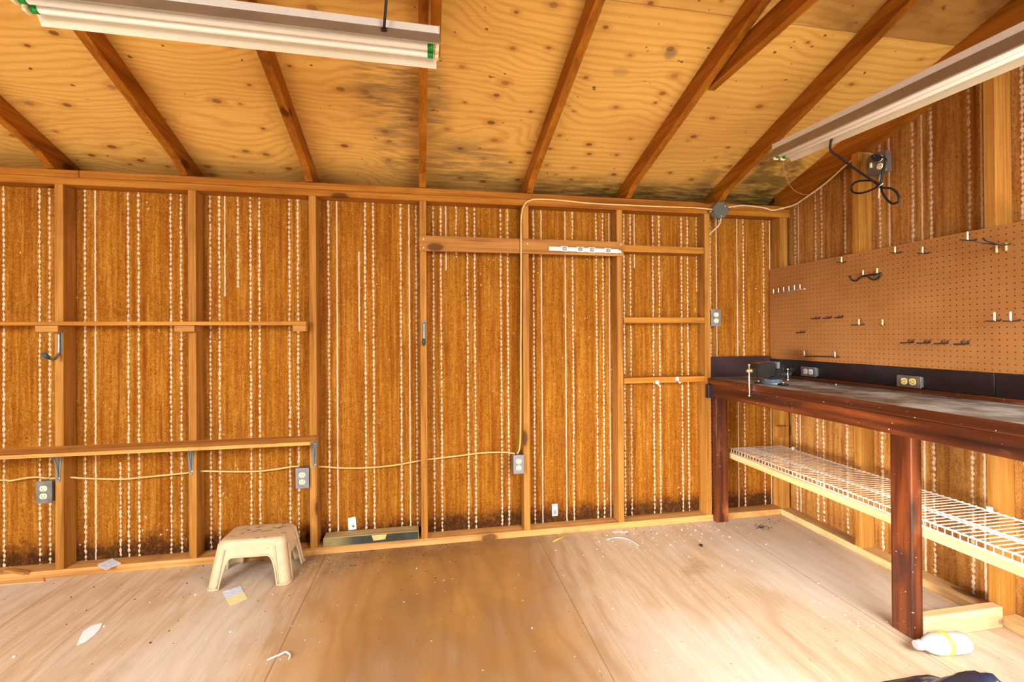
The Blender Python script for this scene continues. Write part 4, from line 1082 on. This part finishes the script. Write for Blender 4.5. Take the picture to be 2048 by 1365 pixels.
# bottle on its side
p = PZ(1842, 1296, 0.); q = PZ(1930, 1302, 0.)
bd = Vector((1, -.02, 0))
bt = thing('plastic_bottle', 'empty clear bottle with a yellow label lying by the bench leg', 'bottle', (3.668, -1.262, .0385), (0, 0, math.radians(-6)))
n = NT('frosted clear plastic'); n.b.inputs['Transmission Weight'].default_value = .45; f = n.noise(n.coords(), 12., 3)
pet = n.done(n.ramp(f, [(.3, (.60, .62, .64)), (.7, (.70, .715, .73))]), .22)
Lb = .205
bm = nbm(); lathe(bm, [(.014, .0), (.0155, .003), (.0155, .014), (.018, .016), (.018, .019), (.0155, .021), (.017, .030), (.030, .056), (.0375, .078), (.038, .10), (.0365, .115), (.038, .13), (.038, Lb-.016), (.034, Lb-.004), (.024, Lb)], 'x', 28); obj('bottle_body', bm, pet, bt)
bm = nbm(); lathe(bm, [(.0384, .104), (.0388, .106), (.0388, .124), (.0384, .126)], 'x', 28); obj('label', bm, plain('yellow label', (.82, .72, .10), .5, grain=.2, scale=40), bt)
bm = nbm(); lathe(bm, [(.0125, -.0004), (.0125, -.0012)], 'x', 20); obj('mouth', bm, plain('shadowed bottle mouth', (.36, .30, .28), .5), bt)
# black plastic bag: crumpled heap
bm = nbm(); nx, ny = 64, 48
bx, by = (3.32, 3.86), (-2.02, -1.425)
G = []
pk = PY(1945, 1336, -1.52)
for j in range(ny+1):
    row = []
    for i in range(nx+1):
        s, t = i/nx, j/ny
        x = bx[0]+(bx[1]-bx[0])*s; sx_ = max(0., min(1., (x-3.60)/.10)); yf = -1.348-.085*sx_*sx_*(3-2*sx_); y = by[0]+(yf-by[0])*t
        dx = x-pk.x; k_ = abs(dx)/(.125 if dx > 0 else .075)
        a = max(0., 1-k_**1.25)**1.1*math.exp(-((y+1.56)/.11)**2)
        c2 = math.exp(-(((x-3.51)/.10)**4+((y+1.415)/.05)**2))
        c3 = math.exp(-(((x-3.66)/.16)**2+((y+1.85)/.13)**2))
        e = min(s, 1-s, t, 1-t)*6; e = max(0, min(1, e)); e = e*e*(3-2*e)
        rd = abs(noise.noise(Vector((x*11+y*5, y*11, 2.))))+abs(noise.noise(Vector((x*26, y*21+x*9, 5.))))*.6
        z = (a*(pk.z+.016)+c2*.022+c3*.09)*e*(1.06-.3*rd)+.010*rd*e+.001
        row.append(bm.verts.new((x+.01*noise.noise(Vector((y*14, x*3, 1))), y+.01*noise.noise(Vector((x*14, y*3, 7))), max(.001, z))))
    G.append(row)
for j in range(ny):
    for i in range(nx):
        f = bm.faces.new((G[j][i], G[j][i+1], G[j+1][i+1], G[j+1][i])); f.smooth = True
bagm = plain('black plastic film', (.016, .022, .050), .2, grain=.3, scale=10, spec=.8)
o = tag(obj('plastic_bag', bm, bagm, center=True), 'crumpled black plastic bag on the floor at lower right', 'bag'); md = o.modifiers.new('thick', 'SOLIDIFY'); md.thickness = .0012; md.offset = -1

# loose debris: uncountable
def debris(name, lab, spots, mat, smin, smax, seed):
    rnd = random.Random(seed); bm = nbm()
    for (cx, cy, rx, ry, cnt) in spots:
        for _ in range(cnt):
            x = rnd.gauss(cx, rx); y = min(-.004, rnd.gauss(cy, ry)); s = smin+(smax-smin)*rnd.random()**3
            if x > 4.18 or x < -.6 or (3.67 < x < 3.81 and (y > -.05 or -1.2 < y < -1.1)) or (.79 < x < 1.21 and y > -.31 and rnd.random() < .85): continue
            k = rnd.randint(3, 6); a0 = rnd.random()*6
            poly = [(x+s*(.5+rnd.random()*.7)*math.cos(a0+2*PI*i/k), y+s*(.5+rnd.random()*.7)*math.sin(a0+2*PI*i/k)) for i in range(k)]
            prism(bm, poly, s*(.2+.5*rnd.random()), 2, .0004)
    return tag(obj(name, bm, mat), lab, 'debris', kind='stuff')
debris('paint_flakes', 'white paint flakes scattered on the floor below the blocks and bench leg', [(3.2, -.12, .18, .07, 90), (3.05, -.25, .25, .12, 60), (3.62, -.10, .10, .06, 45), (3.05, -.06, .05, .03, 30), (1.7, -.4, .8, .35, 35), (.5, -.4, .5, .3, 25), (3.6, -.6, .3, .35, 70), (3.66, -1.02, .07, .08, 30)], PAPERW, .0010, .0055, 3)
debris('dirt_crumbs', 'dark dirt crumbs on the floor along the wall around the stool', [(1.55, -.09, .28, .05, 260), (1.9, -.16, .5, .12, 120), (.9, -.22, .35, .14, 60), (1.2, -.5, .5, .2, 40), (.3, -.2, .4, .15, 35), (3.1, -.05, .12, .03, 50)], plain('dark dirt', (.035, .024, .016), .9), .0010, .0042, 5)
debris('leaf_litter', 'round patch of dark crushed leaves on the floor in the corner', [(3.92, -.15, .024, .020, 120), (4.03, -.08, .05, .03, 40)], plain('dry leaf bits', (.06, .045, .03), .9), .002, .0060, 9)
# a loose black nut
bm = nbm(); lathe(bm, [(.010, .0005), (.010, .009)], 'z', 6, PZ(1402, 1093, 0)); tag(obj('hex_nut', bm, BLKM, center=True), 'small dark nut lying alone on the floor left of the bench leg', 'nut')

# ------------------------------------------------------------------ light: daylight through the two openings behind the camera, plus added low fill
sc_ = bpy.context.scene
wd = bpy.data.worlds.new('sky'); sc_.world = wd; wd.use_nodes = True
bg = wd.node_tree.nodes['Background']; bg.inputs[0].default_value = (.82, .90, 1., 1); bg.inputs[1].default_value = 1.0
def area(name, loc, tgt, sx, sy, power, colr, spread=180):
    l = bpy.data.lights.new(name, 'AREA'); l.shape = 'RECTANGLE'; l.size = sx; l.size_y = sy; l.energy = power; l.color = colr; l.spread = math.radians(spread)
    o = bpy.data.objects.new(name, l); C.objects.link(o); o.location = loc
    o.rotation_euler = (Vector(tgt)-Vector(loc)).to_track_quat('-Z', 'Y').to_euler(); return o
LIGHTS = [
 ('daylight_door', (3.40, FRONT-.30, 1.75), (3.45, -1.35, 0.), 1.7, .9, 72, (1., .98, .97), 140),
 ('daylight_side', (-.45, FRONT-.30, 1.75), (-.1, -1.1, 0.), 1.9, .9, 76, (1., .98, .97), 140),
 ('fill_side_low', (-.45, FRONT-.12, .35), (4.2, -.85, .12), 1.9, .5, 22, (1., .98, .97), 38),  # added narrow fill panel, aimed at the wall under the bench
 ('fill_door_low', (3.30, FRONT-.12, .50), (3.2, 0, .35), 1.6, .8, 10, (1., .98, .97), 160),  # added low fill panel that brightens the lower back wall
]
sun = bpy.data.lights.new('sun', 'SUN'); sun.energy = 8.5; sun.angle = math.radians(3.); sun.color = (1., .96, .88)
so = bpy.data.objects.new('sun', sun); C.objects.link(so); so.location = (3, -6, 5)
so.rotation_euler = Vector((.34, .46, -.82)).to_track_quat('-Z', 'Y').to_euler()
for a in LIGHTS: area(*a)
vs_ = sc_.view_settings
vs_.view_transform = 'Standard'; vs_.look = 'None'; vs_.exposure = 0.56; vs_.gamma = 1.; vs_.use_curve_mapping = False
sc_.cycles.max_bounces = 10; sc_.cycles.diffuse_bounces = 8
sc_.cycles.use_denoising = True
